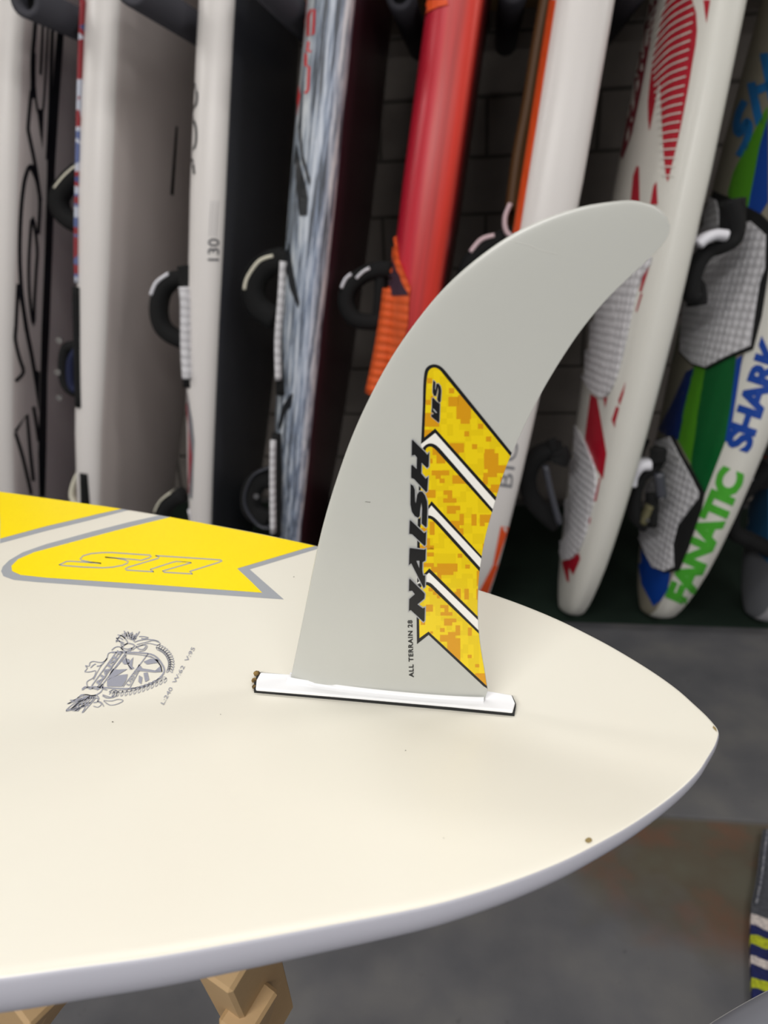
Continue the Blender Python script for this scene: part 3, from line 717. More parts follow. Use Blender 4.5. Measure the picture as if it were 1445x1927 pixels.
dgrey = mat('dark_grey_gelcoat', (66, 68, 76), .3)
maroon = mat('maroon_gelcoat', (74, 40, 50), .3)
dred = mat('dark_red_gelcoat', (110, 24, 30), .35)
brushed = ramp_mat('brushed_silver', 2, [(-.07, (214, 216, 212)), (-.03, (208, 212, 214)), (.03, (205, 212, 226)), (.052, (225, 215, 215)), (.07, (160, 130, 135))], .35,
                   ([(.40, (44, 52, 64)), (.49, (160, 172, 190)), (.57, (240, 242, 245))], (4.5, 40, 105), .92))
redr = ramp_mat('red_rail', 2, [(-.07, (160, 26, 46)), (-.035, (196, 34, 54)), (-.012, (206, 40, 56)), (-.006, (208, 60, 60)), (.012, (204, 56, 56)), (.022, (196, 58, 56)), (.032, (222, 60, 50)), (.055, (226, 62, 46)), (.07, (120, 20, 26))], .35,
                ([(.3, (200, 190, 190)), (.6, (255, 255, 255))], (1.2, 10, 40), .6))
stripedeck = bpy.data.materials.new('red_white_blue_pad'); stripedeck.use_nodes = True
_nt = stripedeck.node_tree; _tc = _nt.nodes.new('ShaderNodeTexCoord'); _mp = _nt.nodes.new('ShaderNodeMapping'); _mp.inputs['Scale'].default_value = (5, 2, 2)
_n = _nt.nodes.new('ShaderNodeTexNoise'); _n.inputs['Scale'].default_value = 2.2; _r = _nt.nodes.new('ShaderNodeValToRGB'); _r.color_ramp.interpolation = 'CONSTANT'
for p, c in ((.0, (70, 84, 140)), (.42, (150, 40, 50)), (.5, (200, 205, 220)), (.58, (96, 110, 160)), (.64, (150, 46, 56))):
    e = _r.color_ramp.elements.new(p) if p not in (0.0,) else _r.color_ramp.elements[0]
    e.position = p; e.color = (*lin(c), 1)
_nt.links.new(_tc.outputs['Object'], _mp.inputs['Vector']); _nt.links.new(_mp.outputs[0], _n.inputs['Vector']); _nt.links.new(_n.outputs['Fac'], _r.inputs[0]); _nt.links.new(_r.outputs[0], _nt.nodes['Principled BSDF'].inputs['Base Color'])
orangepad = mat('orange_edge', (232, 84, 30), .6, bump=.4, bscale=120)
beige = mat('beige_deck', (150, 144, 128), .6, bump=.2, bscale=300)
B1 = rack_board(1, -1.530, .230, .128, [grey, white, pgrey], 'white and light grey windsurf board with black outlined letters, leftmost in the rack')
B2 = rack_board(2, -1.210, .190, .105, [stripedeck, white, pgrey], 'white board with plain grey bottom and narrow dark slot, second from left in rack', ds=.3)
B3 = rack_board(3, -.862, .149, .105, [white, white, dgrey], 'white board with dark bottom and the number 130 on its rail', ds=.08)
B4 = rack_board(4, -.608, .158, .132, [offw, brushed, maroon], 'silver brushed board with black streaks and red digits on its rail')
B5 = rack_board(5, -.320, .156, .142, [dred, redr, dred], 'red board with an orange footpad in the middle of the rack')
B6 = rack_board(6, -.016, .142, .145, [mat('brown_deck', (96, 64, 30), .6), white, white], 'plain white board with an orange edged deck behind the fin')
B7 = rack_board(7, .294, .124, .130, [offw, offw, white], 'white board with crimson ray graphics and two white footpads', dome=1)
B8 = rack_board(8, .548, .160, .135, [beige, offw, grey], 'green and blue board with white edged lettering rail and black rimmed footpads', dome=1, yaw=R(4))
greyd = mat('grey_deck', (120, 122, 128), .5)
B9 = rack_board(9, .86, .18, .12, [greyd, mat('silver_white', (190, 190, 196), .4), grey], 'grey white board at the right edge of the rack with a blue footpad', dome=1)

def rd(k, n, polys, mt, off=.0012, **kw):
    if kw.pop('split', n in ('red_leaf', 'black_swoosh', 'red_edge', 'dark_red_band', 'red_tip')) and len(polys) > 1:
        return [rd(k, n, [p], mt, off, split=False, **kw) for p in polys]
    b = BOARDS[k]; kw.setdefault('step', 9)
    return decal(n, polys, b[0], off, mt, bvh=b[1], hint=2.1, **kw)
def padtex(name, rgb):
    mt = mat(name, rgb, .7); nt = mt.node_tree; b = nt.nodes['Principled BSDF']
    tc = nt.nodes.new('ShaderNodeTexCoord'); mp = nt.nodes.new('ShaderNodeMapping'); mp.inputs['Scale'].default_value = (48, 40, 0.01); nt.links.new(tc.outputs['Object'], mp.inputs['Vector'])
    v = nt.nodes.new('ShaderNodeTexVoronoi'); v.inputs['Randomness'].default_value = .15; v.inputs['Scale'].default_value = 1; nt.links.new(mp.outputs[0], v.inputs['Vector'])
    bp = nt.nodes.new('ShaderNodeBump'); bp.inputs['Strength'].default_value = .9; bp.inputs['Distance'].default_value = .006; bp.invert = True
    nt.links.new(v.outputs['Distance'], bp.inputs['Height']); nt.links.new(bp.outputs[0], b.inputs['Normal'])
    r = nt.nodes.new('ShaderNodeValToRGB'); r.color_ramp.elements[0].color = (*lin(rgb), 1); r.color_ramp.elements[1].color = (*lin([c*.72 for c in rgb]), 1)  # groove shading put into the colour: darker between the tread studs
    nt.links.new(v.outputs['Distance'], r.inputs[0]); nt.links.new(r.outputs[0], b.inputs['Base Color'])
    return mt
P_white = padtex('white_footpad', (236, 235, 240)); P_org = padtex('orange_footpad', (235, 92, 28)); P_blk = mat('black_rubber', (6, 7, 9), .9)
navy = mat('navy_foam', (14, 24, 60), .8); crim = mat('crimson_print', (176, 22, 44), .35); blackg = mat('black_graphic', (18, 22, 28), .35)
P_blue = mat('teal_blue_pad', (28, 84, 124), .6)
def strap(k, pts, dy, hw=.028, ht=.010, mt=None, name='footstrap', lab=None, lift=0.0, par=None):
    """loop standing off the deck, traced on a plane dy behind the near rail"""
    o, bv, u, v, t, lean, y0, W = BOARDS[k]
    n = Vector((0, 1, -lean)); p0 = Vector((0, y0-W/2+dy, 0))
    P = [onplane(p, p0, n) for p in pts]
    s = sweep(name, P, hw*1.05, ht*(1.65 if mt is None else 1.1), v, mt or P_blk, par or o)
    if lab: s['label'] = lab
    return s
M_shell = mat('cream_strap_cover', (226, 222, 204), .45); M_silver = mat('steel_screw', (190, 190, 192), .25, metal=1); M_wcov = mat('white_strap_cover', (228, 228, 236), .4)
def screw(k, px, dy, r=.006):
    o, bv, u, v, t, lean, y0, W = BOARDS[k]
    p = onplane(px, Vector((0, y0-W/2+dy, 0)), Vector((0, 1, -lean)))
    cyl('screw', p, p-Vector((0, .006, 0)), r, M_silver, o, 12)

# board 1: outlined letters
b1s = []
def st(pts, wd, sm=True, cl=False): b1s.extend(stroke_quads(smooth_loop(pts, cl, 3) if sm else pts, wd*1.6, cl))
st([(67, 20), (64, 60), (60, 110), (60, 150)], 4.5); st([(80, 20), (78, 80), (75, 140)], 3); st([(99, 20), (96, 100), (93, 200), (88, 300)], 4)
b1s.append([(57, 120), (64, 110), (66, 150), (64, 185), (56, 185)])
st([(64, 100), (64, 160), (69, 205), (74, 216)], 2.5); st([(89, 50), (84, 150), (80, 205), (75, 216)], 2.5)
b1s.append([(69, 205), (81, 205), (79, 280), (74, 250)]); st([(58, 170), (52, 235), (54, 255), (66, 315), (75, 378)], 4)
st([(66, 320), (56, 312), (49, 325), (43, 352), (38, 404), (36, 474), (38, 527), (42, 571), (50, 625), (58, 665), (70, 735)], 4.5); st([(56, 313), (66, 333), (72, 359), (74, 385), (71, 440)], 4)
st([(60, 408), (55, 456), (53, 509), (55, 562), (62, 612), (64, 562), (67, 509), (69, 465)], 3.5, cl=True)
st([(33, 534), (29, 615), (28, 640), (36, 675), (43, 700), (28, 717)], 4); st([(34, 536), (42, 580), (48, 622)], 3.5); st([(28, 812), (50, 780), (56, 850), (62, 905)], 4, sm=False); st([(28, 814), (42, 860), (58, 930)], 4); st([(62, 765), (68, 800), (72, 830)], 4)
b1s.append([(62, 694), (74, 700), (72, 775), (66, 735)])
b1s.append([(110, 15), (122, 15), (113, 145), (103, 300), (98, 450), (92, 620), (88, 706), (86, 850), (84, 935), (73, 935), (71, 850), (74, 750), (77, 620), (84, 450), (88, 300), (99, 145)])
rd(1, 'outlined_lettering', b1s, blackg, step=9, off=.002)
# board 2
rd(2, 'fin_slot', [[(330, 238), (334, 238), (326, 368), (320, 366)]], P_blk)
strap(2, [(147, 540), (149, 640), (152, 765)], .022, hw=.02, ht=.0105, mt=P_blk, name='footpad')
strap(2, [(160, 890), (162, 960)], .022, hw=.02, ht=.010, mt=P_blk, name='footpad')
strap(2, [(157, 0), (153, 100), (148, 300), (145, 450), (146, 532)], .018, hw=.012, ht=.0042, mt=stripedeck, name='deck_grip')
strap(2, [(152, 322), (128, 345), (112, 372), (116, 398), (134, 416), (152, 424)], .10, ht=.014); strap(2, [(148, 316), (128, 334), (110, 356)], .095, hw=.024, ht=.004, mt=M_shell, name='strap_cover')
strap(2, [(152, 650), (128, 655), (122, 690), (128, 725), (150, 740)], .08, hw=.022, ht=.009); strap(2, [(150, 655), (136, 680), (136, 720), (146, 735)], .07, hw=.02, ht=.010, mt=navy, name='strap_pad')
for p in ((113, 640), (110, 700), (113, 748)): screw(2, p, .06, .009)
strap(2, [(155, 880), (143, 905), (138, 930), (146, 950)], .08, hw=.02, ht=.006, mt=M_shell, name='strap_cover')
# board 3
rd(3, 'number_130', text_fit('130', (411, 497), (412, 449), 20, bold=.01), dgrey, step=8)
rd(3, 'small_print', sum((stroke_quads([(x, 445), (x+4, 378)], 1.4) for x in (394, 400, 406)), []), mat('pale_grey_print', (186, 184, 186), .4), step=8)
rd(3, 'swirl_graphic', stroke_quads(smooth_loop([(364, 150), (371, 175), (370, 195), (364, 205), (361, 215), (369, 240), (369, 270), (362, 285)], False, 3), 4)+stroke_quads([(360, 290), (364, 310), (366, 328)], 4)+stroke_quads(smooth_loop([(362, 165), (360, 190), (363, 200)], False, 3), 3), blackg, step=8)
strap(3, [(349, 500), (354, 530), (357, 570), (357, 650), (360, 728)], .04, hw=.02, ht=.0185, mt=P_blk, name='footpad')
strap(3, [(348, 540), (351, 575), (351, 650), (354, 712)], .022, hw=.02, ht=.0125, mt=P_white, name='footpad_tread')
rd(3, 'red_panel', [[(346, 728), (352, 740), (356, 800), (362, 860), (356, 930), (347, 905)]], mat('dull_red_print', (150, 50, 64), .4))
rd(3, 'grey_panel', [[(353, 735), (362, 790), (366, 830), (362, 940), (357, 935), (362, 860), (356, 800)]], greyd, off=.0014)
rd(3, 'footpad', [[(344, 915), (352, 930), (362, 990), (345, 990)]], P_white, thick=.005)
strap(3, [(348, 524), (325, 528), (306, 548), (299, 583), (305, 612), (322, 630), (348, 642)], .09, ht=.0135); strap(3, [(322, 516), (300, 532), (290, 555)], .085, hw=.026, ht=.006, mt=M_wcov, name='strap_cover')
strap(3, [(345, 930), (325, 940), (308, 958), (300, 985)], .09, ht=.014); strap(3, [(324, 925), (306, 940), (296, 960)], .085, hw=.026, ht=.003, mt=M_shell, name='strap_cover')
# board 4
redm = mat('red_digits', (214, 56, 60), .4)
rd(4, 'red_digits', stroke_quads([(585, 20), (592, 18), (590, 64), (580, 68), (581, 30), (585, 20)], 5)+stroke_quads([(581, 78), (579, 96), (586, 97)], 5)+stroke_quads([(576, 100), (576, 124), (582, 126), (580, 170), (574, 176)], 5), redm, step=8)
rd(4, 'red_edge', [[(574, 0), (578, 0), (571, 90), (566, 90)], [(563, 160), (566, 180), (560, 215), (557, 220)]], redm, step=8)
rd(4, 'black_swoosh', [[(559, 270), (566, 310), (575, 345), (580, 372), (578, 405), (564, 406), (558, 350), (556, 300)], [(571, 180), (566, 240), (572, 295), (585, 340), (582, 350), (568, 300), (562, 240)], [(536, 440), (545, 460), (554, 520), (564, 570), (561, 580), (547, 545), (538, 500)], [(546, 742), (552, 740), (548, 765), (538, 775), (531, 800), (526, 812), (524, 800), (532, 765)]], blackg, off=.0025)
strap(4, [(538, 474), (537, 540), (530, 640), (530, 742)], .04, hw=.02, ht=.0125, mt=P_blk, name='footpad')
strap(4, [(534, 492), (530, 560), (524, 640), (525, 715)], .022, hw=.02, ht=.0075, mt=P_white, name='footpad_tread')
strap(4, [(521, 815), (521, 900), (520, 1010)], .04, hw=.02, ht=.0115, mt=P_blk, name='footpad')
strap(4, [(515, 828), (514, 900), (515, 1000)], .022, hw=.02, ht=.007, mt=P_white, name='footpad_tread')
strap(4, [(538, 488), (508, 495), (485, 517), (476, 548), (488, 580), (520, 600)], .10, ht=.019, hw=.032); strap(4, [(518, 482), (492, 492), (470, 522), (464, 545)], .09, hw=.026, ht=.006, mt=M_shell, name='strap_cover')
strap(4, [(510, 878), (480, 892), (464, 925), (466, 955), (488, 985), (510, 992)], .09, ht=.003, hw=.02, mt=dgrey, name='strap_rim'); strap(4, [(512, 900), (485, 905), (473, 930), (476, 960), (505, 980)], .10, ht=.018, hw=.02); screw(4, (483, 933), .07, .008)
# board 5
rd(5, 'orange_tip', [[(799, 0), (842, 0), (843, 10), (825, 14), (808, 22), (797, 32)]], orangepad, off=.003)
rd(5, 'footpad', [[(736, 430), (744, 430), (752, 490), (773, 542), (771, 556), (768, 610), (740, 740), (690, 740), (705, 640), (722, 540)]], P_org, thick=.008, off=.0005)
rd(5, 'footpad_rim', [[(737, 440), (742, 480), (758, 530), (770, 555), (744, 557), (736, 520)]], mat('aubergine_foam', (52, 26, 44), .8), thick=.002, off=.0087)
strap(5, [(742, 545), (735, 600), (723, 670), (708, 740)], .07, hw=.05, ht=.026, mt=P_org, name='footpad')
strap(5, [(738, 508), (712, 508), (680, 520), (656, 545), (652, 575), (668, 600), (698, 606), (726, 604)], .10, ht=.013, hw=.03)
strap(5, [(718, 515), (716, 560), (712, 600)], .11, ht=.010, hw=.03)
strap(5, [(697, 505), (684, 512), (672, 524)], .085, hw=.02, ht=.0045, mt=M_wcov, name='strap_cover'); strap(5, [(662, 516), (651, 526), (644, 542)], .085, hw=.02, ht=.0045, mt=M_wcov, name='strap_cover')
# board 6
rd(6, 'orange_edge', [[(1036, 0), (1047, 0), (1028, 120), (1008, 250), (992, 350), (978, 440), (967, 440), (981, 350), (997, 250), (1017, 120)]], orangepad, thick=.002)
strap(6, [(1028, -10), (1010, 90), (992, 200), (973, 300), (960, 400)], .14, hw=.03, ht=.014, mt=mat('brown_edge', (84, 54, 24), .6), name='deck_edge')
rd(6, 'lettering', text_fit('BIC', (962, 922), (975, 835), 26, bold=.0, space=1.1), greyd, step=8)
rd(6, 'red_tip', [[(942, 990), (957, 992), (935, 1060), (928, 1060)], [(929, 1060), (938, 1060), (915, 1125), (895, 1125)]], orangepad)
strap(6, [(965, 440), (930, 458), (902, 476), (882, 498), (872, 530)], .12, ht=.014, hw=.03); strap(6, [(930, 444), (905, 452), (885, 475)], .11, hw=.024, ht=.006, mt=mat('pinkish_strap_cover', (226, 200, 206), .5), name='strap_cover')
strap(6, [(960, 384), (950, 410), (952, 435), (965, 448)], .09, hw=.02, ht=.006, mt=mat('pinkish_pad_edge', (214, 190, 196), .5), name='footpad_edge')
# board 7: crimson leaves cut by white rays
rd(7, 'red_leaf', [smooth_loop([(1262, 0), (1303, 0), (1312, 58), (1304, 115), (1292, 185), (1278, 255), (1262, 322), (1256, 342), (1250, 300), (1246, 235), (1242, 160), (1240, 110)], True, 2),
    smooth_loop([(1282, 0), (1262, 60), (1246, 130), (1236, 180), (1226, 230), (1222, 245), (1220, 190), (1228, 120), (1240, 60), (1256, 0)], True, 2), [(1324, 0), (1337, 0), (1333, 25), (1330, 44), (1327, 25)],
    [(1187, 380), (1192, 330), (1199, 312), (1203, 315), (1204, 380)], [(1230, 350), (1236, 342), (1238, 385), (1224, 385)]], crim)
rd(7, 'dark_red_band', [[(1214, 0), (1238, 0), (1222, 90), (1205, 180), (1190, 250), (1172, 300), (1168, 292), (1178, 240), (1190, 150), (1202, 70)], [(1150, 250), (1156, 250), (1130, 385), (1124, 385)]], mat('deep_crimson_print', (122, 26, 44), .4), off=.001)
rays = []
for k in range(24):
    yr = -60+17*k; f = min(1, (yr+60)/390); dr = 100*(1-f)**1.5-2; xl, xr = 1220+26*f, 1318-50*f
    rays += stroke_quads(smooth_loop([(xl, yr+dr), (xl+(xr-xl)*.45, yr+dr*.36), (xr, yr)], False, 4), 2.6)
rd(7, 'white_ray', rays, offw, off=.0026, step=8)
rd(7, 'grey_line', stroke_quads([(1208, 0), (1190, 100), (1172, 180)], 2), greyd, off=.001, step=20)
Z7 = lambda p: zz(p, 940, 480, 2.677)
rd(7, 'red_leaf', [Z7([(460, 700), (492, 720), (515, 850), (540, 1000), (522, 1130), (490, 1080), (430, 930), (442, 830)]), Z7([(290, 900), (330, 700), (345, 500), (410, 480), (414, 600), (392, 740), (330, 860), (296, 940)]),
    Z7([(218, 1380), (245, 1440), (266, 1520), (250, 1640), (240, 1700), (222, 1600)]), Z7([(314, 1545), (400, 1502), (408, 1530), (372, 1612), (350, 1575), (352, 1650), (340, 1640)]),
    Z7([(600, 730), (636, 640), (625, 700), (605, 760)]), Z7([(566, 830), (590, 760), (604, 770), (585, 840), (582, 870)]), Z7([(525, 720), (545, 715), (533, 770)]), Z7([(448, 1330), (462, 1320), (455, 1360)]), Z7([(505, 1120), (512, 1120), (488, 1240), (478, 1240)]),
    Z7([(745, 30), (765, 30), (715, 190), (705, 180)]), Z7([(712, 195), (722, 195), (692, 290), (688, 280)])], crim)
def pad(k, outer, inner, tread=None, lab=None, rim=True):
    if rim: rd(k, 'footpad', [outer], P_blk, thick=.006, off=.0005, label=lab)
    rd(k, 'footpad_tread' if rim else 'footpad', [inner], tread or P_white, thick=.005, off=.0065 if rim else .001)
pad(7, None, smooth_loop(Z7([(770, 10), (700, 160), (660, 340), (620, 520), (575, 660), (535, 712), (500, 708), (440, 650), (415, 560), (440, 300), (600, 60)]), True, 3), rim=False)
pad(7, None, smooth_loop(Z7([(362, 850), (425, 930), (480, 1060), (490, 1170), (465, 1290), (425, 1440), (370, 1525), (320, 1525), (262, 1440), (240, 1370), (270, 1180), (300, 980)]), True, 3), rim=False)
strap(7, Z7([(310, 980), (250, 985), (180, 1020), (140, 1110), (160, 1220), (230, 1300), (290, 1350)]), .22, ht=.016, hw=.035); strap(7, Z7([(285, 1000), (270, 960), (262, 930)]), .2, ht=.01, hw=.02)
strap(7, Z7([(230, 1060), (255, 1180), (300, 1350)]), .16, ht=.008, hw=.02, mt=dgrey, name='strap_bar'); strap(7, Z7([(300, 985), (310, 1010), (295, 1050)]), .17, ht=.016, hw=.02)
# board 8
blue = mat('royal_blue_print', (10, 66, 160), .4); dgreen = mat('dark_green_print', (6, 96, 44), .4); lime = mat('lime_print', (84, 160, 30), .4); lgreen = mat('leaf_green_print', (74, 172, 50), .4); sky = mat('sky_blue_print', (28, 120, 190), .5)
rd(8, 'dark_green_panel', [[(1328, 690), (1386, 668), (1377, 764), (1366, 829), (1328, 928), (1300, 876), (1313, 779)]], dgreen)
rd(8, 'lime_panel', [[(1306, 690), (1329, 690), (1314, 779), (1301, 874), (1276, 828), (1287, 771)]], lime)
rd(8, 'blue_panel', [[(1291, 700), (1307, 692), (1287, 771), (1280, 830), (1236, 812), (1264, 760)]], mat('navy_blue_print', (10, 44, 116), .4))
rd(8, 'green_tip', [[(1262, 640), (1276, 560), (1284, 580), (1270, 660), (1240, 760), (1226, 800), (1222, 780)]], dgreen)
rd(8, 'blue_tail', [[(1198, 1040), (1203, 1000), (1226, 1060), (1262, 1078), (1257, 1110), (1244, 1130), (1230, 1141), (1208, 1100)]], blue)
rd(8, 'blue_band', [[(1386, 676), (1398, 668), (1384, 760), (1372, 834), (1365, 830), (1376, 764)]], blue, off=.0014)
rd(8, 'blue_lettering', text_fit('SHARK', (1407, 852), (1478, 640), 42, bold=.05, space=.92), blue, off=.0016, step=8)
rd(8, 'green_lettering', text_fit('FANATIC', (1292, 1142), (1400, 892), 42, bold=.06, space=.9), lgreen, off=.0016, step=8)
rd(8, 'green_panel', [[(1445, 198), (1414, 258), (1380, 325), (1370, 362), (1374, 378), (1408, 392), (1420, 330), (1430, 275), (1446, 220)]], lime)
rd(8, 'blue_panel', [[(1446, 220), (1430, 275), (1420, 330), (1408, 392), (1432, 402), (1446, 380)]], blue)
rd(8, 'sky_blue_lettering', stroke_quads(smooth_loop([(1402, 190), (1391, 212), (1386, 238), (1391, 252), (1399, 240), (1406, 228), (1411, 240), (1404, 268), (1390, 294)], False, 3), 14)+stroke_quads([(1414, 155), (1430, 235)], 16)+stroke_quads([(1438, 100), (1455, 190)], 16)+stroke_quads([(1424, 170), (1450, 160)], 16), sky, step=8)
rd(8, 'mast_track', [[(1394, 0), (1430, 0), (1404, 90), (1386, 175), (1374, 215), (1366, 190), (1380, 90)]], mat('grey_track', (96, 98, 100), .5), off=.0008)
rd(8, 'track_slot', [[(1417, 0), (1420, 0), (1400, 80), (1386, 158), (1381, 157), (1396, 80)]], P_blk, off=.002)
Z8 = lambda p: zz(p, 1260, 340, 5.07)
pad(8, Z8([(390, 90), (600, 170), (880, 320), (960, 400), (960, 800), (880, 1300), (800, 1610), (560, 1700), (370, 1800), (230, 1760), (110, 1640), (130, 1200), (230, 400), (320, 160)]),
    Z8([(350, 140), (470, 190), (495, 300), (500, 420), (690, 410), (800, 395), (938, 520), (930, 840), (880, 980), (830, 1300), (790, 1580), (560, 1680), (370, 1780), (240, 1740), (130, 1630), (150, 1200), (250, 420)]), lab='white diamond textured footpad with a black rim')
Zl = lambda p: zz(p, 1180, 820, 5.669)
pad(8, Zl([(210, 0), (300, 50), (400, 20), (500, 0), (600, 200), (740, 430), (835, 610), (800, 780), (660, 1200), (560, 1440), (420, 1460), (280, 1400), (180, 1220), (100, 1000), (60, 300)]),
    Zl([(215, 40), (300, 70), (480, 15), (580, 210), (700, 430), (790, 610), (780, 670), (560, 960), (510, 1160), (520, 1400), (430, 1440), (300, 1400), (200, 1200), (120, 1000), (180, 300)]))
strap(8, Z8([(560, 200), (620, 420), (600, 560), (470, 640), (350, 680), (260, 800), (210, 960), (200, 1080), (240, 1130)]), .10, ht=.010, hw=.035)
strap(8, Z8([(530, 530), (420, 520), (320, 560), (260, 610)]), .07, ht=.012, hw=.03, mt=M_wcov, name='strap_cover'); strap(8, Z8([(600, 180), (600, 480)]), .12, ht=.016, hw=.03, name='strap_end'); strap(8, Z8([(200, 980), (250, 1040), (260, 1190)]), .13, ht=.014, hw=.02, name='strap_end')
strap(8, Zl([(350, 130), (300, 300), (150, 420), (90, 560), (70, 750), (90, 880), (180, 960)]), .16, ht=.009, hw=.035); strap(8, Zl([(240, 300), (130, 315), (50, 410), (30, 520)]), .13, ht=.014, hw=.03, mt=M_wcov, name='strap_cover')
strap(8, Zl([(330, 130), (330, 280)]), .13, ht=.012, hw=.02, name='strap_end'); strap(8, Zl([(340, 400), (370, 660)]), .11, ht=.012, hw=.012, mt=dgrey, name='strap_bar'); screw(8, tuple(Zl([(375, 668)])[0]), .09, .005)
strap(8, Zl([(240, 740), (160, 930)]), .13, ht=.008, hw=.02, mt=mat('olive_webbing', (96, 92, 66), .8), name='webbing'); strap(8, Zl([(270, 620), (250, 960)]), .15, ht=.010, hw=.02, name='strap_end'); screw(8, tuple(Zl([(215, 895)])[0]), .11, .005)
strap(8, Zl([(170, 20), (110, 150), (60, 300)]), .30, ht=.012, hw=.02, name='strap_end')
# board 9
strap(9, [(1450, 875), (1425, 900), (1392, 930), (1374, 965), (1378, 1000), (1410, 1015), (1450, 1035)], .25, ht=.013, hw=.035); strap(9, [(1384, 912), (1400, 903), (1412, 898)], .22, ht=.006, hw=.02, mt=M_wcov, name='strap_cover')
rd(9, 'footpad', [[(1386, 950), (1420, 925), (1450, 920), (1450, 1060), (1430, 1040), (1405, 1000)]], P_blue, thick=.006)
rd(9, 'lettering', stroke_quads([(1373, 1030), (1373, 1070)], 4)+stroke_quads([(1384, 1010), (1384, 1060)], 4)+stroke_quads([(1372, 1085), (1388, 1095)], 4)+stroke_quads([(1374, 1100), (1390, 1112)], 5), blackg, step=8)
for p in ((1441, 798), (1441, 860)): rd(9, 'orange_dot', [[(p[0]+3*math.cos(a), p[1]+3*math.sin(a)) for a in [k*math.pi/4 for k in range(8)]]], orangepad, step=8)

# ------------------------------------------------------------------ things at the lower right
def rug():
    mt = bpy.data.materials.new('denim_and_stripes'); mt.use_nodes = True; nt = mt.node_tree; b = nt.nodes['Principled BSDF']; b.inputs['Roughness'].default_value = .95
    tc = nt.nodes.new('ShaderNodeTexCoord'); sx = nt.nodes.new('ShaderNodeSeparateXYZ'); nt.links.new(tc.outputs['UV'], sx.inputs[0])
    n = nt.nodes.new('ShaderNodeTexNoise'); n.inputs['Scale'].default_value = 14; nt.links.new(tc.outputs['UV'], n.inputs['Vector'])
    a = nt.nodes.new('ShaderNodeMath'); a.operation = 'MULTIPLY_ADD'; a.inputs[1].default_value = .035; nt.links.new(n.outputs['Fac'], a.inputs[0]); nt.links.new(sx.outputs[1], a.inputs[2])
    r = nt.nodes.new('ShaderNodeValToRGB'); r.color_ramp.interpolation = 'CONSTANT'
    nv, wt, yl, dn = (18, 28, 84), (206, 196, 190), (178, 186, 30), (70, 72, 78)
    st_ = [(0.0, dn), (.50, wt), (.56, nv), (.61, yl), (.67, nv), (.735, wt), (.785, nv), (.86, yl), (.92, nv)]
    while len(r.color_ramp.elements) < len(st_): r.color_ramp.elements.new(.5)
    for e, (p, c) in zip(r.color_ramp.elements, st_): e.position = p; e.color = (*lin(c), 1)
    nt.links.new(a.outputs[0], r.inputs[0])
    n2 = nt.nodes.new('ShaderNodeTexNoise'); n2.inputs['Scale'].default_value = 160; nt.links.new(tc.outputs['Object'], n2.inputs['Vector'])
    r2 = nt.nodes.new('ShaderNodeValToRGB'); r2.color_ramp.elements[0].position = .3; r2.color_ramp.elements[0].color = (.45, .45, .5, 1); r2.color_ramp.elements[1].position = .65
    nt.links.new(n2.outputs['Fac'], r2.inputs[0]); mx = nt.nodes.new('ShaderNodeMixRGB'); mx.blend_type = 'MULTIPLY'; mx.inputs[0].default_value = .8
    nt.links.new(r.outputs[0], mx.inputs[1]); nt.links.new(r2.outputs[0], mx.inputs[2]); nt.links.new(mx.outputs[0], b.inputs['Base Color'])
    bp = nt.nodes.new('ShaderNodeBump'); bp.inputs['Strength'].default_value = .8; bp.inputs['Distance'].default_value = .004; nt.links.new(n2.outputs['Fac'], bp.inputs['Height']); nt.links.new(bp.outputs[0], b.inputs['Normal'])
    left = [(1436, 1560), (1430, 1600), (1424, 1650), (1414, 1700), (1412, 1760), (1413, 1820), (1416, 1880), (1420, 1960), (1425, 2050)]
    V = []; Fc = []; uv = []; NX = 14; NL = len(left)
    for i, p in enumerate(left):
        w0 = onplane(p, (0, 0, .014), (0, 0, 1))
        for k in range(NX+1):
            V.append((w0.x+.34*k/NX, w0.y-.10*k/NX, .014+.004*math.sin(k*1.3+i*.9)*min(1, k/2))); uv.append((k/NX, min(1, (p[1]-1560)/330)))
    n0 = len(V)
    for x, y, z in V[:n0]: V.append((x, y, .0005))
    for i in range(NL-1):
        for k in range(NX):
            q = i*(NX+1)+k; Fc.append((q, q+1, q+NX+2, q+NX+1))
    bd_ = [k for k in range(NX+1)]+[i*(NX+1)+NX for i in range(1, NL)]+[(NL-1)*(NX+1)+k for k in range(NX-1, -1, -1)]+[i*(NX+1) for i in range(NL-2, 0, -1)]
    for a_, b_ in zip(bd_, bd_[1:]+bd_[:1]): Fc.append((a_, b_, b_+n0, a_+n0))
    me = bpy.data.meshes.new('rug'); me.from_pydata(V, [], Fc); ul = me.uv_layers.new(name='UVMap'); uv = uv+uv
    for l in me.loops: ul.data[l.index].uv = uv[l.vertex_index]
    o = top_mesh('rug', me, mt)
    tag(o, 'denim grey rug with white, navy and yellow stripes at right edge of floor', 'rug')
    stc = [onplane((p[0]+9, p[1]), (0, 0, .019), (0, 0, 1)) for p in left[:4]]
    sweep('seam_stitching', stc, .0018, .0012, Vector((1, 0, 0)), mat('pale_thread', (150, 150, 156), .9, .1, 200, (60, 66, 84)), o)
rug()
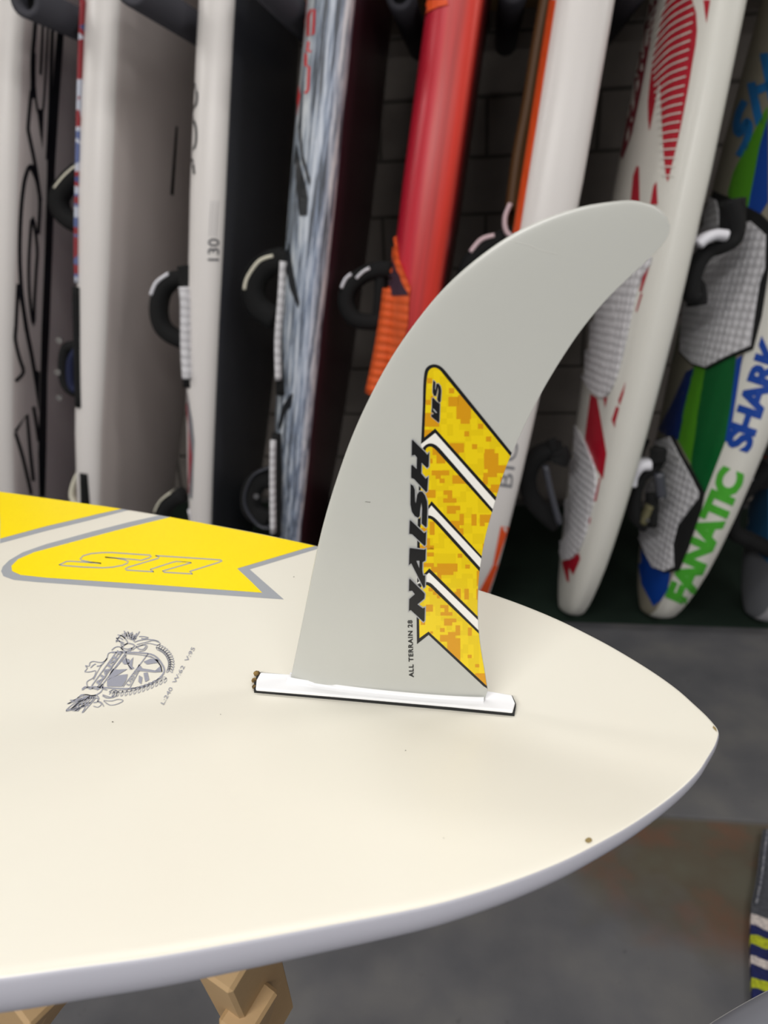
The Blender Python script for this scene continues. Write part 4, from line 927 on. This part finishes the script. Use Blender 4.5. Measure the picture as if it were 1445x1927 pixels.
def near_board():
    # nose of a grey board lying on a low stool, lower right corner
    px = [(1290, 1960), (1330, 1927), (1355, 1911), (1380, 1896), (1412, 1878), (1445, 1861), (1490, 1842), (1560, 1822)]
    Z = .70
    q = [onplane(p, (0, 0, Z), (0, 0, 1)) for p in px]
    q = smooth_loop([(v.x, v.y) for v in q], False, 4); inner = Vector((q[-1][0]+.0, q[0][1]-.25))
    q = q+[(q[-1][0]+.12, q[-1][1]-.02), (q[-1][0]+.30, q[-1][1]-.22), (q[-1][0]+.22, q[-1][1]-.5), (q[0][0]+.05, q[0][1]-.42), (q[0][0]-.02, q[0][1]-.10)]
    c = Vector((sum(p[0] for p in q)/len(q), sum(p[1] for p in q)/len(q))); N = len(q); V = []; Fc = []
    rg = [(0, .012), (.5, .010), (.85, .005), (.965, .001), (.985, .0), (1.0, -.003), (1.006, -.012), (1.0, -.03), (.95, -.05), (.5, -.06), (0, -.062)]
    for f, dz in rg:
        for p in q: V.append((c.x+(p[0]-c.x)*f, c.y+(p[1]-c.y)*f, Z+dz))
    idx = []
    for j in range(len(rg)-1):
        for i in range(N): Fc.append((j*N+i, j*N+(i+1) % N, (j+1)*N+(i+1) % N, (j+1)*N+i)); idx.append(1 if j in (3, 4) else 0)
    me = bpy.data.meshes.new('board_tail'); me.from_pydata(V, [], Fc)
    o = top_mesh('grey_board', me, [mat('dull_grey_board', (120, 122, 130), .5), mat('pale_rail_edge', (205, 206, 206), .4)], smooth=True)
    for p, i in zip(me.polygons, idx): p.material_index = i
    tag(o, 'dull grey board end with a pale rim in the lower right corner', 'board')
    cc = Vector((c.x, c.y, 0))
    for sx, sy in ((-.05, -.05), (.08, -.05), (-.05, .05), (.08, .05)):
        pass
    s = empty('low_stand', (c.x+.02, c.y-.02, 0)); tag(s, 'pale timber stand hidden beneath the dull grey board', 'stand')
    bar('leg', (c.x-.06, c.y-.10, 0), (c.x+.04, c.y-.04, Z-.075), (1, 0, 0), .02, .02, M_wood, s); bar('leg', (c.x+.14, c.y-.10, 0), (c.x+.04, c.y-.04, Z-.075), (1, 0, 0), .02, .02, M_wood, s)
    bar('top_rail', (c.x-.04, c.y-.04, Z-.078), (c.x+.14, c.y-.04, Z-.078), (0, 0, 1), .014, .02, M_wood, s)
near_board()
